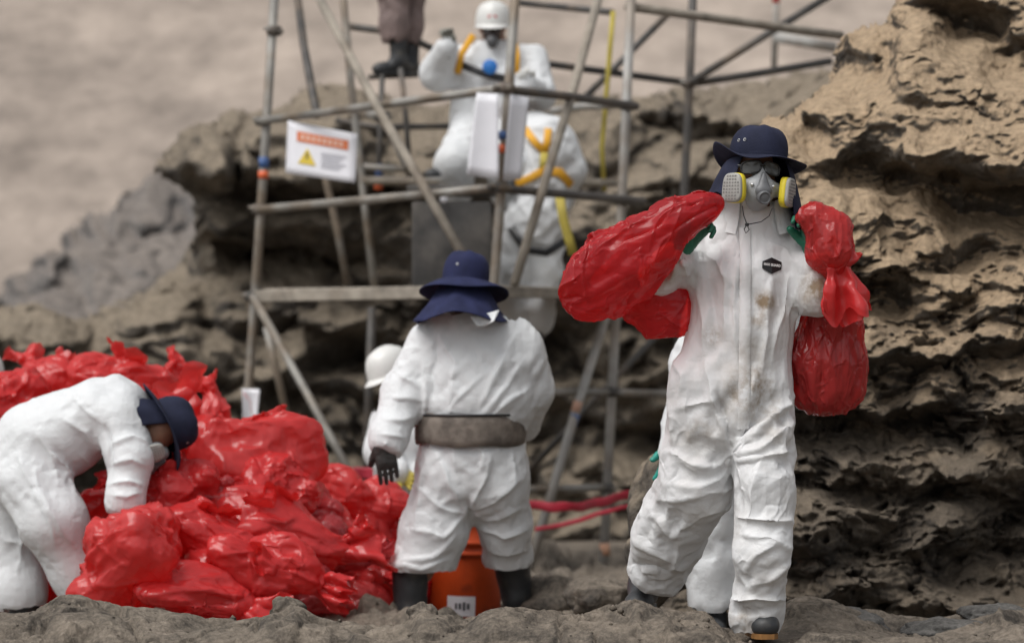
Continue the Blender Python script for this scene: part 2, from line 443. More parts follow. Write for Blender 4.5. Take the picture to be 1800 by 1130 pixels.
# ------------------------------------------------------------------ distance fields, skins, cloth
class Field:
    def __init__(self, lo, hi, h):
        self.lo = np.asarray(lo, float); self.h = h
        self.n = np.maximum(np.ceil((np.asarray(hi, float) - self.lo) / h).astype(int) + 1, 4)
        self.ax = [(self.lo[i] + h * np.arange(self.n[i])).astype(np.float32) for i in range(3)]
        self.D = np.full(self.n, 0.25, np.float32)
    def _sl(self, lo, hi):
        a = np.clip(np.floor((lo - self.lo) / self.h).astype(int), 0, self.n - 1)
        b = np.clip(np.ceil((hi - self.lo) / self.h).astype(int) + 1, 1, self.n)
        return tuple(slice(int(x), int(max(y, x + 1))) for x, y in zip(a, b))
    def cone(self, a, b, ra, rb, side=(1, 0, 0), k=0.03, cut=False):
        """Elliptical cone a-b; ra, rb: (half width along side, half depth)."""
        a = np.asarray(a, float); b = np.asarray(b, float)
        ra = np.array(ra if hasattr(ra, '__len__') else (ra, ra), float); rb = np.array(rb if hasattr(rb, '__len__') else (rb, rb), float)
        R = max(ra.max(), rb.max()) + max(k, 0.01) + 0.06
        sl = self._sl(np.minimum(a, b) - R, np.maximum(a, b) + R)
        X = self.ax[0][sl[0]][:, None, None]; Y = self.ax[1][sl[1]][None, :, None]; Z = self.ax[2][sl[2]][None, None, :]
        w = b - a; L = np.linalg.norm(w)
        if L < 1e-6: w = A(0, 0, 1); L = 1e-6
        else: w = w / L
        s = np.asarray(side, float); s = s - w * (s @ w)
        if np.linalg.norm(s) < 1e-3: s = frame(w)[0]
        s = norm(s); n = np.cross(w, s)
        dx, dy, dz = X - a[0], Y - a[1], Z - a[2]
        t = dx * w[0] + dy * w[1] + dz * w[2]
        tc = np.clip(t, 0, L); e = t - tc; tt = tc / L
        qs = dx * s[0] + dy * s[1] + dz * s[2]; qn = dx * n[0] + dy * n[1] + dz * n[2]
        rs = ra[0] + (rb[0] - ra[0]) * tt; rn = ra[1] + (rb[1] - ra[1]) * tt; re = np.minimum(rs, rn)
        k0 = np.sqrt((qs / rs) ** 2 + (qn / rn) ** 2 + (e / re) ** 2) + 1e-5
        k1 = np.sqrt((qs / rs ** 2) ** 2 + (qn / rn ** 2) ** 2 + (e / re ** 2) ** 2) + 1e-5 / np.minimum(rs, rn)
        d = (k0 * (k0 - 1) / k1).astype(np.float32)
        D = self.D[sl]
        if cut:
            d = -d; h = np.clip(.5 - .5 * (D - d) / k, 0, 1); self.D[sl] = D * (1 - h) + d * h + k * h * (1 - h)
        else:
            h = np.clip(.5 + .5 * (D - d) / k, 0, 1); self.D[sl] = D * (1 - h) + d * h - k * h * (1 - h)
        return self
    def chain(self, secs, side=(1, 0, 0), k=0.03, cuts=(), kin=None):
        """secs: list of (point, half width, half depth); cuts: (point, normal) planes that open this chain's hems."""
        if not cuts:
            for (p, rx, ry), (q, sx, sy) in zip(secs[:-1], secs[1:]): self.cone(p, q, (rx, ry), (sx, sy), side, k)
            return self
        cones = list(zip(secs[:-1], secs[1:]))
        if len(cuts[0]) > 3 and cuts[0][3] == 'first': cones = cones[::-1]
        keep = self.D
        if cuts[0][2]:      # bent limb: only its last cone meets the hem plane
            for (p, rx, ry), (q, sx, sy) in cones[:-1]: self.cone(p, q, (rx, ry), (sx, sy), side, k)
            keep = self.D; cones = cones[-1:]
        self.D = np.full(self.n, 0.25, np.float32)
        for (p, rx, ry), (q, sx, sy) in cones: self.cone(p, q, (rx, ry), (sx, sy), side, k)
        for ct in cuts: self.plane(ct[0], ct[1], 5.0)
        d = self.D; h = np.clip(.5 + .5 * (keep - d) / k, 0, 1); self.D = keep * (1 - h) + d * h - k * h * (1 - h)
        return self
    def ball(self, c, r, k=0.02, cut=False):
        r = r if hasattr(r, '__len__') else (r, r, r)
        c = np.asarray(c, float); r = np.array(r, float); R = r.max() + k + 0.06
        sl = self._sl(c - R, c + R)
        dx = self.ax[0][sl[0]][:, None, None] - c[0]; dy = self.ax[1][sl[1]][None, :, None] - c[1]; dz = self.ax[2][sl[2]][None, None, :] - c[2]
        k0 = np.sqrt((dx / r[0]) ** 2 + (dy / r[1]) ** 2 + (dz / r[2]) ** 2) + 1e-5
        k1 = np.sqrt((dx / r[0] ** 2) ** 2 + (dy / r[1] ** 2) ** 2 + (dz / r[2] ** 2) ** 2) + 1e-5 / r.min()
        d = (k0 * (k0 - 1) / k1).astype(np.float32); D = self.D[sl]
        if cut:
            d = -d; h = np.clip(.5 - .5 * (D - d) / k, 0, 1); self.D[sl] = D * (1 - h) + d * h + k * h * (1 - h)
        else:
            h = np.clip(.5 + .5 * (D - d) / k, 0, 1); self.D[sl] = D * (1 - h) + d * h - k * h * (1 - h)
        return self
    def plane(self, p, n, R):
        """Cut away everything on the n side of the plane within R of p (an open hem)."""
        p = np.asarray(p, float); n = norm(n); sl = self._sl(p - R, p + R)
        dx = self.ax[0][sl[0]][:, None, None] - p[0]; dy = self.ax[1][sl[1]][None, :, None] - p[1]; dz = self.ax[2][sl[2]][None, None, :] - p[2]
        d = dx * n[0] + dy * n[1] + dz * n[2]
        near = (dx * dx + dy * dy + dz * dz) < R * R
        D = self.D[sl]; self.D[sl] = np.where(near, np.maximum(D, d), D)
        return self
    def sample(self, Q):
        g = (Q - self.lo) / self.h
        i = np.clip(np.floor(g).astype(int), 0, self.n - 2); f = np.clip(g - i, 0, 1)
        D = self.D; x, y, z = i[:, 0], i[:, 1], i[:, 2]; fx, fy, fz = f[:, 0], f[:, 1], f[:, 2]
        c0 = D[x, y, z] * (1 - fx) + D[x + 1, y, z] * fx; c1 = D[x, y + 1, z] * (1 - fx) + D[x + 1, y + 1, z] * fx
        c2 = D[x, y, z + 1] * (1 - fx) + D[x + 1, y, z + 1] * fx; c3 = D[x, y + 1, z + 1] * (1 - fx) + D[x + 1, y + 1, z + 1] * fx
        return (c0 * (1 - fy) + c1 * fy) * (1 - fz) + (c2 * (1 - fy) + c3 * fy) * fz
    def grad(self, Q):
        if not hasattr(self, 'G'): self.G = np.gradient(self.D, self.h)
        i = np.clip(np.round((Q - self.lo) / self.h).astype(int), 0, self.n - 1)
        g = np.stack([G[i[:, 0], i[:, 1], i[:, 2]] for G in self.G], 1)
        return g / np.maximum(np.linalg.norm(g, axis=1), 1e-6)[:, None]
    def skin(self, relax=4):
        """Surface nets: quads with the outside facing out."""
        D = self.D; S = D < 0; n = self.n
        num = np.zeros(n - 1, np.float32); acc = [np.zeros(n - 1, np.float32) for _ in range(3)]
        def sub(off): return tuple(slice(o, o + m - 1) for o, m in zip(off, n))
        for a in range(3):
            for o1 in (0, 1):
                for o2 in (0, 1):
                    o = [0, 0, 0]; o[(a + 1) % 3] = o1; o[(a + 2) % 3] = o2; e = list(o); e[a] = 1
                    d0, d1 = D[sub(o)], D[sub(e)]; m = (d0 < 0) != (d1 < 0)
                    t = np.where(m, d0 / np.where(m, d0 - d1, 1), 0)
                    num += m
                    for c in range(3): acc[c] += np.where(m, o[c] + (t if c == a else 0), 0)
        act = num > 0; ids = np.full(n - 1, -1, np.int64); cell = np.argwhere(act); ids[act] = np.arange(len(cell))
        V = self.lo + self.h * (cell + np.stack([acc[c][act] / num[act] for c in range(3)], 1))
        Q = []
        for a in range(3):
            b, c = (a + 1) % 3, (a + 2) % 3
            s0 = [slice(None)] * 3; s1 = [slice(None)] * 3; s0[a] = slice(0, n[a] - 1); s1[a] = slice(1, n[a])
            for ax in (b, c):
                s0[ax] = slice(1, n[ax] - 1); s1[ax] = slice(1, n[ax] - 1)
            A0, A1 = S[tuple(s0)], S[tuple(s1)]
            e = np.argwhere(A0 != A1)
            if not len(e): continue
            inside_first = A0[A0 != A1]
            base = e.copy(); base[:, b] += 1; base[:, c] += 1
            def at(db, dc):
                i = base.copy(); i[:, b] += db; i[:, c] += dc
                return ids[i[:, 0], i[:, 1], i[:, 2]]
            q = np.stack([at(-1, -1), at(0, -1), at(0, 0), at(-1, 0)], 1)
            q[~inside_first] = q[~inside_first][:, ::-1]
            Q.append(q)
        Q = np.concatenate(Q); Q = Q[(Q >= 0).all(1)]
        for _ in range(relax):
            V = laplace(V, Q, 0.5)
            g = self.grad(V); V = V - g * self.sample(V)[:, None] * 0.8
        return V, Q

def edges_of(Q):
    k = Q.shape[1]
    E = np.concatenate([np.stack([Q[:, i], Q[:, (i + 1) % k]], 1) for i in range(k)])
    E = np.sort(E, 1); m = int(E.max()) + 1
    key = np.unique(E[:, 0] * m + E[:, 1])
    return np.stack([key // m, key % m], 1)

def scatter(n, idx, val):
    return np.stack([np.bincount(idx, val[:, c], n) for c in range(3)], 1)

def laplace(V, Q, f):
    E = edges_of(Q); n = len(V)
    s = scatter(n, E[:, 0], V[E[:, 1]]) + scatter(n, E[:, 1], V[E[:, 0]])
    c = np.bincount(E.ravel(), minlength=n)
    return V + f * (s / np.maximum(c, 1)[:, None] - V)

def normals(V, Q):
    nf = np.cross(V[Q[:, 2]] - V[Q[:, 0]], V[Q[:, 3]] - V[Q[:, 1]])
    n = sum(scatter(len(V), Q[:, i], nf) for i in range(4))
    return n / np.maximum(np.linalg.norm(n, axis=1), 1e-12)[:, None]

def subdivide(V, Q):
    E = np.concatenate([np.stack([Q[:, i], Q[:, (i + 1) % 4]], 1) for i in range(4)])
    E = np.sort(E, 1); mm = len(V); key, inv = np.unique(E[:, 0] * mm + E[:, 1], return_inverse=True); inv = inv.reshape(-1); U = np.stack([key // mm, key % mm], 1)
    n, m, f = len(V), len(U), len(Q)
    mid = V[U].mean(1); cen = V[Q].mean(1)
    e = [n + inv[i * f:(i + 1) * f] for i in range(4)]; c = n + m + np.arange(f)
    Q2 = np.concatenate([np.stack([Q[:, i], e[i], c, e[(i + 3) % 4]], 1) for i in range(4)])
    return np.concatenate([V, mid, cen]), Q2

def drop_faces(V, Q, kill):
    Q = Q[~kill]; used = np.unique(Q); mp = np.full(len(V), -1, np.int64); mp[used] = np.arange(len(used))
    return V[used], mp[Q]

def springs(Q):
    """Structural edges, diagonals, and across-the-edge bend pairs."""
    E = edges_of(Q); Dg = np.concatenate([Q[:, [0, 2]], Q[:, [1, 3]]])
    f = len(Q); H = np.concatenate([np.sort(Q[:, [i, (i + 1) % 4]], 1) for i in range(4)])
    opp = np.concatenate([Q[:, [(i + 3) % 4, (i + 2) % 4]] for i in range(4)])
    swap = np.concatenate([Q[:, i] > Q[:, (i + 1) % 4] for i in range(4)])
    opp[swap] = opp[swap][:, ::-1]
    key = H[:, 0] * (Q.max() + 1) + H[:, 1]; o = np.argsort(key, kind='stable'); same = np.nonzero(key[o][1:] == key[o][:-1])[0]
    a, b = o[same], o[same + 1]
    B = np.concatenate([np.stack([opp[a, 0], opp[b, 0]], 1), np.stack([opp[a, 1], opp[b, 1]], 1)])
    return E, Dg, B

def cloth(V, Q, body=None, margin=0.006, stretch=None, iters=150, grav=(0, 0, -1), g=0.0006, keep=0.01, bend=0.25, pin=None, seed=1, noise=0.003, damp=0.90, kd=0.35, floor=None):
    """Position-based cloth. stretch(mid, dir) -> factor on rest length (over 1: spare cloth that has to fold)."""
    rs = np.random.RandomState(seed); n = len(V)
    E, Dg, B = springs(Q); X = V.copy(); X0 = V.copy()
    sets = []
    for C, kk in ((E, 1.0), (Dg, kd), (B, bend)):
        if kk <= 0: continue
        d = V[C[:, 1]] - V[C[:, 0]]; L = np.linalg.norm(d, axis=1)
        f = stretch((V[C[:, 0]] + V[C[:, 1]]) / 2, d / np.maximum(L, 1e-9)[:, None]) if stretch is not None else 1.0
        sets.append((C[:, 0], C[:, 1], L * f, np.full(len(C), kk)))
    I = np.concatenate([s[0] for s in sets]); Jx = np.concatenate([s[1] for s in sets]); L = np.concatenate([s[2] for s in sets]); K = np.concatenate([s[3] for s in sets])
    cnt = np.bincount(I, K, n) + np.bincount(Jx, K, n)
    w = np.ones(n) if pin is None else 1 - np.clip(pin, 0, 1)
    nn = normals(V, Q)
    X = X + nn * (perlin(V / 0.11, seed)[:, None] * 2 * noise + rs.normal(size=(n, 1)) * noise * 0.1) * w[:, None]
    Xp = X.copy(); gv = norm(grav) * g
    IJ = np.concatenate([I, Jx])
    for it in range(iters):
        vel = (X - Xp) * damp; Xp = X.copy()
        X = X + (vel + gv) * w[:, None]
        for _ in range(2):
            d = X[Jx] - X[I]; l = np.sqrt((d * d).sum(1)) + 1e-9
            c = d * (K * 0.5 * (l - L) / l)[:, None]
            s = scatter(n, IJ, np.concatenate([c, -c]))
            X = X + (s / (cnt * 0.5)[:, None]) * w[:, None] * 0.9
        X = X + (X0 - X) * (keep * w)[:, None]
        if body is not None and it % 2 == 0:
            dd = body.sample(X); hit = dd < margin
            if hit.any():
                q = X[hit]; X[hit] = q + body.grad(q) * ((margin - dd[hit]) * w[hit])[:, None]
        if floor is not None:
            z = floor(X); X[:, 2] = np.maximum(X[:, 2], z)
    return X
# ------------------------------------------------------------------ ground, rocks, hills
def poly_dist(poly, U, W):
    """Signed distance in pixels to a polygon outline: positive inside."""
    best = np.full(U.shape, 1e9); inside = np.zeros(U.shape, bool); n = len(poly)
    for i in range(n):
        (x0, y0), (x1, y1) = poly[i], poly[(i + 1) % n]
        dx, dy = x1 - x0, y1 - y0
        t = np.clip(((U - x0) * dx + (W - y0) * dy) / (dx * dx + dy * dy + 1e-9), 0, 1)
        best = np.minimum(best, np.hypot(U - x0 - t * dx, W - y0 - t * dy))
        if dy != 0:
            c = ((y0 > W) != (y1 > W)) & (U < dx * (W - y0) / dy + x0); inside ^= c
    return np.where(inside, best, -best)

def rock_sheet(name, poly, d0, step, depth, material, edge=40, back=1.0, rough=0.0, lateral=0.0, label=None, cat=None, kind='structure', shadow_back=True):
    """A rock mass seen from its front: outline in photo pixels at its real distance, relief in metres, edges rolled back."""
    us = [p[0] for p in poly]; vs = [p[1] for p in poly]
    u = np.arange(min(us) - step, max(us) + 2 * step, step); v = np.arange(min(vs) - step, max(vs) + 2 * step, step)
    U, W = np.meshgrid(u, v, indexing='ij')
    jit = 6.0 * fbm(np.stack([U.ravel() / 35, W.ravel() / 35, 0 * U.ravel()], 1), 3, seed=31).reshape(U.shape) * step / 3
    e = poly_dist(poly, U, W) + jit
    f = depth(U.ravel(), W.ravel()).reshape(U.shape)
    k = np.clip(1 - e / edge, 0, 1.6)
    D = d0 + f + back * (1 - np.sqrt(np.clip(1 - np.minimum(k, 1) ** 2, 0, 1))) + back * np.maximum(k - 1, 0) * 2
    V = np.stack([(U - 900) * D / FPX, D, CAMZ + (HORIZON - W) * D / FPX], -1)
    if lateral > 0:
        q = V.reshape(-1, 3)
        off = np.stack([fbm(q * 2.3 / lateral * 0.12 + 7, 4, seed=3), 0 * q[:, 0], fbm(q * 2.3 / lateral * 0.12 + 19, 4, seed=5)], 1) * lateral * 0.5
        V = (q + off).reshape(V.shape)
    ok = e > -step * 1.2
    n, m = U.shape; ids = np.arange(n * m).reshape(n, m)
    Q = np.stack([ids[:-1, :-1], ids[:-1, 1:], ids[1:, 1:], ids[1:, :-1]], -1).reshape(-1, 4)
    good = ok.ravel()[Q].all(1)
    VV, QQ = drop_faces(V.reshape(-1, 3), Q, ~good)
    QQ = QQ[:, ::-1] if name != '' else QQ
    c = P(sum(us) / len(us), max(vs), d0)
    return add(name, VV, QQ, material, label=label, cat=cat, kind=kind, loc=c)

def table(x, pairs):
    return np.interp(x, [p[0] for p in pairs], [p[1] for p in pairs])

def pits(U, W, lst):
    s = 0
    for (u, v, ru, rv, d) in lst:
        r = ((U - u) / ru) ** 2 + ((W - v) / rv) ** 2
        s = s + d * np.exp(-r ** 1.6)
    return s

def ground_z(x, y):
    """Height of the rocky floor in metres."""
    u = 900 + x * FPX / np.maximum(y, 1.0)
    base = table(y, [(0, -0.25), (8.6, -0.15), (9.3, 0.0), (10.3, 0.02), (11.2, -0.10), (13, -0.21), (16, -0.27), (24, -0.34), (40, 0.2), (400, 30)])
    crest_px = [(-400, 1065), (0, 1068), (60, 1060), (100, 1045), (190, 1047), (240, 1064), (300, 1063), (340, 1072), (440, 1066), (480, 1052), (520, 1052), (560, 1074), (640, 1090), (690, 1098),
                (715, 1090), (740, 1066), (790, 1072), (815, 1080), (845, 1064), (880, 1053), (960, 1050), (1010, 1052), (1060, 1042), (1120, 1040), (1180, 1052), (1240, 1055), (1265, 1075), (1290, 1112),
                (1390, 1114), (1420, 1100), (1600, 1108), (1700, 1104), (1800, 1100), (2200, 1090)]
    zc = CAMZ - (table(u, crest_px) - HORIZON) * 9.75 / FPX - 0.045
    zc2 = CAMZ - (table(u, [(1200, 1130), (1330, 1120), (1385, 1066), (1420, 1062), (1500, 1064), (1550, 1080), (1600, 1094), (1650, 1096), (1700, 1080), (1760, 1068), (1800, 1084), (2000, 1080)]) - HORIZON) * 10.35 / FPX
    wgt = sstep(9.25, 9.70, y) * (1 - sstep(9.78, 10.25, y))
    z = base + np.maximum(zc - base, 0) * wgt
    w2 = sstep(10.05, 10.33, y) * (1 - sstep(10.4, 10.9, y)) * sstep(1330, 1380, u)
    z = z + np.maximum(zc2 - z, 0) * w2
    return z

def build_ground():
    def spaced(segs):
        out = []
        for a, b, s in segs: out.append(np.arange(a, b, s))
        return np.concatenate(out + [[segs[-1][1]]])
    xs = spaced([(-420, -60, 40), (-60, -8, 4), (-8, -2.4, 0.35), (-2.4, 2.4, 0.013), (2.4, 8, 0.35), (8, 60, 4), (60, 420, 40)])
    ys = spaced([(-30, 4, 2), (4, 8.8, 0.3), (8.8, 9.4, 0.03), (9.4, 10.6, 0.012), (10.6, 11.6, 0.03), (11.6, 20, 0.09), (20, 34, 0.5), (34, 420, 12)])
    X, Y = np.meshgrid(xs, ys, indexing='ij'); x, y = X.ravel(), Y.ravel()
    z = ground_z(x, y)
    q = np.stack([x, y, 0 * x], 1)
    near = (np.abs(x) < 3.2) & (y > 8) & (y < 22)
    r = np.zeros_like(x)
    qn = q[near] + 0.12 * np.stack([fbm(q[near] * 2.5, 3, 1), fbm(q[near] * 2.5, 3, 2), 0 * q[near][:, 0]], 1)
    f1, f2, cid = cells(qn * A(3.2, 4.5, 1), 4)
    g1, g2, gid = cells(qn * A(9, 12, 1), 9)
    qf = np.stack([qn[:, 0], qn[:, 1], z[near] * 1.5], 1)
    rr = 0.036 * facets(qf / A(0.34, 0.2, 1), 3) + 0.020 * facets(qf / A(0.15, 0.10, 1), 5) + 0.010 * facets(qf / A(0.06, 0.05, 1), 6) + 0.012 * fbm(qn * 9, 4, seed=8)
    rr += 0.020 * (cid - 0.5) * sstep(0.02, 0.2, f2 - f1) - 0.035 * (1 - sstep(0.0, 0.06, f2 - f1)) - 0.03 * np.maximum(fbm(qn * 7, 3, seed=18) - 0.3, 0) * 2 + 0.006 * (gid - 0.5)
    amp = 1 - 0.75 * sstep(1290, 1330, 900 + x[near] * FPX / y[near]) * (1 - sstep(1380, 1420, 900 + x[near] * FPX / y[near])) * (np.abs(y[near] - 9.9) < 0.3)
    far = sstep(11.2, 12.5, y[near]); rr = rr + far * (0.16 * facets(qf / A(0.8, 0.8, 1), 2) + 0.08 * facets(qf / A(0.35, 0.35, 1), 4) + 0.05 * fbm(qn * 5, 3, seed=14))
    r[near] = rr * amp
    z = z + r + np.where(near, 0, 0.5 * fbm(q * 0.05, 3) * sstep(30, 80, np.hypot(x, y)))
    n, m = X.shape; ids = np.arange(n * m).reshape(n, m)
    Q = np.stack([ids[:-1, :-1], ids[1:, :-1], ids[1:, 1:], ids[:-1, 1:]], -1).reshape(-1, 4)
    add('ground', np.stack([x, y, z], 1), Q, M_GROUND, kind='structure')

M_GROUND = rock_mat('ground_rock', (0.055, 0.048, 0.041), (0.185, 0.155, 0.124), (0.215, 0.18, 0.143), scale=2.4, dust_lo=0.6, dust_hi=1.25, dust_amt=0.8, bump=0.02)
M_FACE = rock_mat('cliff_rock', (0.052, 0.047, 0.042), (0.135, 0.113, 0.088), (0.335, 0.25, 0.165), scale=1.4, dust_lo=-0.10, dust_hi=0.45, dust_amt=1.0, bump=0.03, zsplit=(0.95, 1.5), zdark=0.14)
M_CROP = rock_mat('outcrop_rock', (0.060, 0.054, 0.048), (0.145, 0.124, 0.099), (0.235, 0.192, 0.142), scale=0.8, dust_lo=0.1, dust_hi=0.8, dust_amt=0.8, bump=0.05)
M_SLOPE = rock_mat('grey_slope_rock', (0.095, 0.09, 0.089), (0.155, 0.142, 0.132), (0.24, 0.20, 0.168), scale=0.35, dust_lo=0.5, dust_hi=1.1, dust_amt=0.6, bump=0.05)
M_HILL = rock_mat('hill_sand', (0.195, 0.164, 0.141), (0.335, 0.281, 0.238), (0.345, 0.29, 0.247), scale=0.03, dust_lo=0.2, dust_hi=1.0, dust_amt=0.6, bump=0.1)

build_ground()

# the rock face at the right edge of the place
def face_depth(u, v):
    q = np.stack([u / 130, v / 130, 0 * u], 1)
    vv = v + 34 * fbm(q * 0.9, 4, seed=11) + 12 * perlin(q * A(0.35, 0.2, 1) + 5, 2) - 0.03 * (u - 1600)
    right = table(vv, [(-50, 1.15), (40, 0.8), (120, 0.5), (220, 0.30), (268, 0.12), (290, 0.22), (312, 0.72), (350, 0.82), (385, 0.62), (440, 0.32), (470, 0.06), (490, 0.12), (512, 0.40), (560, 0.30), (590, 0.10), (606, 0.02),
                        (632, 0.40), (690, 0.16), (712, -0.02), (738, 0.38), (790, 0.22), (842, -0.04), (868, 0.30), (920, 0.05), (952, -0.10), (980, 0.22), (1030, -0.12), (1070, -0.20), (1200, -0.4)])
    left = table(vv, [(-50, 1.3), (60, 1.0), (130, 0.8), (200, 0.62), (260, 0.5), (330, 0.42), (400, 0.30), (450, 0.12), (475, 0.06), (500, 0.36), (560, 0.26), (600, 0.06), (628, 0.42), (690, 0.14), (712, 0.0), (738, 0.36),
                       (790, 0.2), (842, -0.02), (868, 0.3), (920, 0.05), (952, -0.08), (980, 0.22), (1030, -0.1), (1070, -0.2), (1200, -0.4)])
    m = sstep(1520, 1600, u + 20 * perlin(q * 1.3, 3))
    f = left * (1 - m) + right * m
    f = f + pits(u, v, [(1520, 312, 66, 46, 0.42), (1492, 128, 44, 40, 0.42), (1556, 118, 26, 46, 0.35), (1705, 50, 70, 40, 0.5), (1630, 25, 36, 22, 0.3), (1790, 110, 60, 40, 0.4), (1640, 474, 44, 24, 0.25),
                        (1735, 480, 62, 50, 0.36), (1560, 530, 80, 36, 0.3), (1430, 240, 40, 30, 0.25), (1680, 790, 70, 30, 0.2), (1560, 930, 60, 30, 0.25), (1740, 930, 60, 30, 0.25)])
    f = f - pits(u, v, [(1760, 560, 70, 40, 0.25), (1600, 690, 90, 30, 0.15), (1560, 920, 50, 40, 0.22), (1440, 900, 60, 60, 0.2), (1760, 300, 50, 18, 0.1), (1754, 296, 22, 14, 0.18), (1680, 900, 90, 30, 0.2)])
    low = sstep(400, 520, v) * 0.75 + 0.25
    sand = (1 - sstep(395, 470, v)) * sstep(1570, 1640, u) * sstep(330, 370, v)
    qs = np.stack([u / 110, v / 60, f * 1.5], 1)
    wq = qs + 0.55 * np.stack([fbm(qs * 1.3, 3, 1), fbm(qs * 1.3 + 9, 3, 2), 0 * u], 1)
    f1, f2, cid = cells(wq, 6)
    blk = sstep(-0.15, 0.25, fbm(qs * 0.6 + 4, 2, seed=77))
    f = f * (0.5 + 0.4 * (1 - sstep(440, 520, v))) - 0.16 * low * blk * (cid - 0.5) * sstep(0.0, 0.3, f2 - f1) + 0.05 * low * blk * (1 - sstep(0, 0.08, f2 - f1))
    wu, wv = u + 16 * fbm(qs * 1.6, 3, 5), v + 12 * fbm(qs * 1.6 + 3, 3, 6)
    g = (1 - 0.75 * sand) * (0.6 + 0.4 * low)
    f = f - g * (0.20 * facets(np.stack([wu / 170, wv / 85, f * 0.5], 1), 1) + 0.11 * low * facets(np.stack([wu / 80, wv / 40, f], 1), 3) + 0.05 * (0.3 + 0.7 * low) * facets(np.stack([wu / 36, wv / 20, f], 1), 5) + 0.02 * (0.2 + 0.8 * low) * facets(np.stack([wu / 15, wv / 9, f * 2], 1), 6))
    f = f - 0.03 * low * ridged(np.stack([u / 110 + v / 260, v / 62, f * 0.8], 1), 3, seed=21, gain=0.4) - (0.022 - 0.01 * sand) * fbm(np.stack([u / 22, v / 15, f * 3], 1), 4, seed=4)
    f = f + 0.05 * low * np.maximum(fbm(np.stack([u / 30, v / 22, f], 1), 3, seed=91) - 0.25, 0) * 3     # eroded pockets
    return f
rock_sheet('rock_face', [(1600, -60), (1585, 0), (1562, 42), (1484, 62), (1470, 118), (1440, 150), (1395, 205), (1340, 228), (1300, 330), (1290, 480), (1240, 700), (1230, 900), (1180, 1010), (1150, 1120), (2150, 1150), (2150, -60)],
           12.6, 2.7, face_depth, M_FACE, edge=70, back=0.8, lateral=0.10)

# the outcrop behind the scaffold
def crop_depth(u, v):
    q = np.stack([u / 160, v / 120, 0 * u], 1)
    vv = v + 46 * fbm(q * 0.8, 3, seed=51) + 18 * np.sin(u / 210.0)
    a = table(vv, [(100, 2.2), (170, 1.6), (235, 0.7), (300, 0.1), (335, 0.05), (352, 0.8), (385, 0.8), (410, 0.3), (450, 0.35), (475, 1.1), (505, 1.1), (540, 0.5), (575, 0.3), (600, 0.9), (640, 0.5), (690, 0.05), (715, 0.6), (790, 0.0), (830, -0.1), (850, 0.3), (960, -0.8), (1100, -1.6)])
    right = table(vv, [(100, 2.4), (170, 1.9), (300, 0.9), (420, 0.5), (445, 0.9), (520, 0.6), (560, 0.3), (590, 0.8), (690, 0.2), (715, 0.6), (830, 0.0), (850, 0.35), (960, -0.8), (1100, -1.6)])
    m = sstep(780, 1000, u + 0.35 * (v - 400)); a = a * (1 - m) + right * m
    f = a - 0.9 * sstep(260, 0, u) * sstep(540, 600, v)
    f = f + pits(u, v, [(430, 430, 70, 40, 0.9), (560, 440, 120, 35, 0.7), (680, 470, 80, 40, 0.6), (420, 270, 14, 60, 0.6), (1180, 260, 110, 60, 0.8), (1330, 190, 70, 25, 0.7), (600, 640, 60, 60, 0.5), (1000, 620, 80, 60, 0.7), (350, 560, 30, 40, 0.5)])
    f = f - pits(u, v, [(345, 285, 55, 48, 0.9), (430, 410, 80, 30, 0.3), (300, 590, 60, 50, 0.5), (80, 610, 70, 40, 0.4), (480, 610, 60, 40, 0.4), (1080, 260, 60, 50, 0.5)])
    qs = np.stack([u / 190, v / 105, f * 0.3], 1)
    wq = qs + 0.6 * np.stack([fbm(qs * 1.2, 3, 1), fbm(qs * 1.2 + 9, 3, 2), 0 * u], 1)
    f1, f2, cid = cells(wq, 19)
    blk = sstep(-0.2, 0.3, fbm(qs * 0.8 + 4, 2, seed=78))
    f = f - 0.8 * blk * (cid - 0.5) * sstep(0, 0.35, f2 - f1) + 0.20 * blk * (1 - sstep(0, 0.12, f2 - f1))
    f = f * 0.62
    f = f - 0.55 * facets(np.stack([u / 230, v / 120, f * 0.2], 1), 2) - 0.28 * facets(np.stack([u / 100, v / 55, f * 0.3], 1), 4) - 0.12 * facets(np.stack([u / 42, v / 26, f * 0.4], 1), 5)
    f = f - 0.10 * ridged(np.stack([u / 150 + v / 260, v / 62, f * 0.2], 1), 3, seed=41) - 0.10 * fbm(np.stack([u / 45, v / 32, f * 0.5], 1), 4, seed=44)
    return f
rock_sheet('rocky_outcrop', [(-120, 565), (0, 556), (60, 548), (150, 560), (205, 528), (262, 492), (318, 470), (345, 418), (352, 350), (300, 318), (286, 296), (316, 258), (336, 228), (390, 205), (480, 192), (560, 150), (640, 165), (760, 185),
           (900, 180), (1060, 178), (1180, 165), (1290, 150), (1400, 132), (1480, 120), (1560, 110), (1560, 960), (1000, 985), (-120, 985)], 23.5, 4.8, crop_depth, M_CROP, edge=55, back=1.6, lateral=0.25)

# the grey slope farther left, and the sandy hill that fills the background
def slope_depth(u, v):
    q = np.stack([u / 120, v / 90, 0 * u], 1)
    return 10 * (560 - v) / 260 + 1.6 * fbm(q, 4, seed=61) + 0.15 * ridged(q * 1.2, 2, seed=63)
rock_sheet('grey_slope', [(-80, 560), (10, 545), (30, 500), (100, 440), (160, 395), (215, 345), (262, 305), (330, 270), (420, 260), (480, 330), (480, 600), (-80, 640)], 40.0, 6.0, slope_depth, M_SLOPE, edge=30, back=4.0, lateral=0.5)

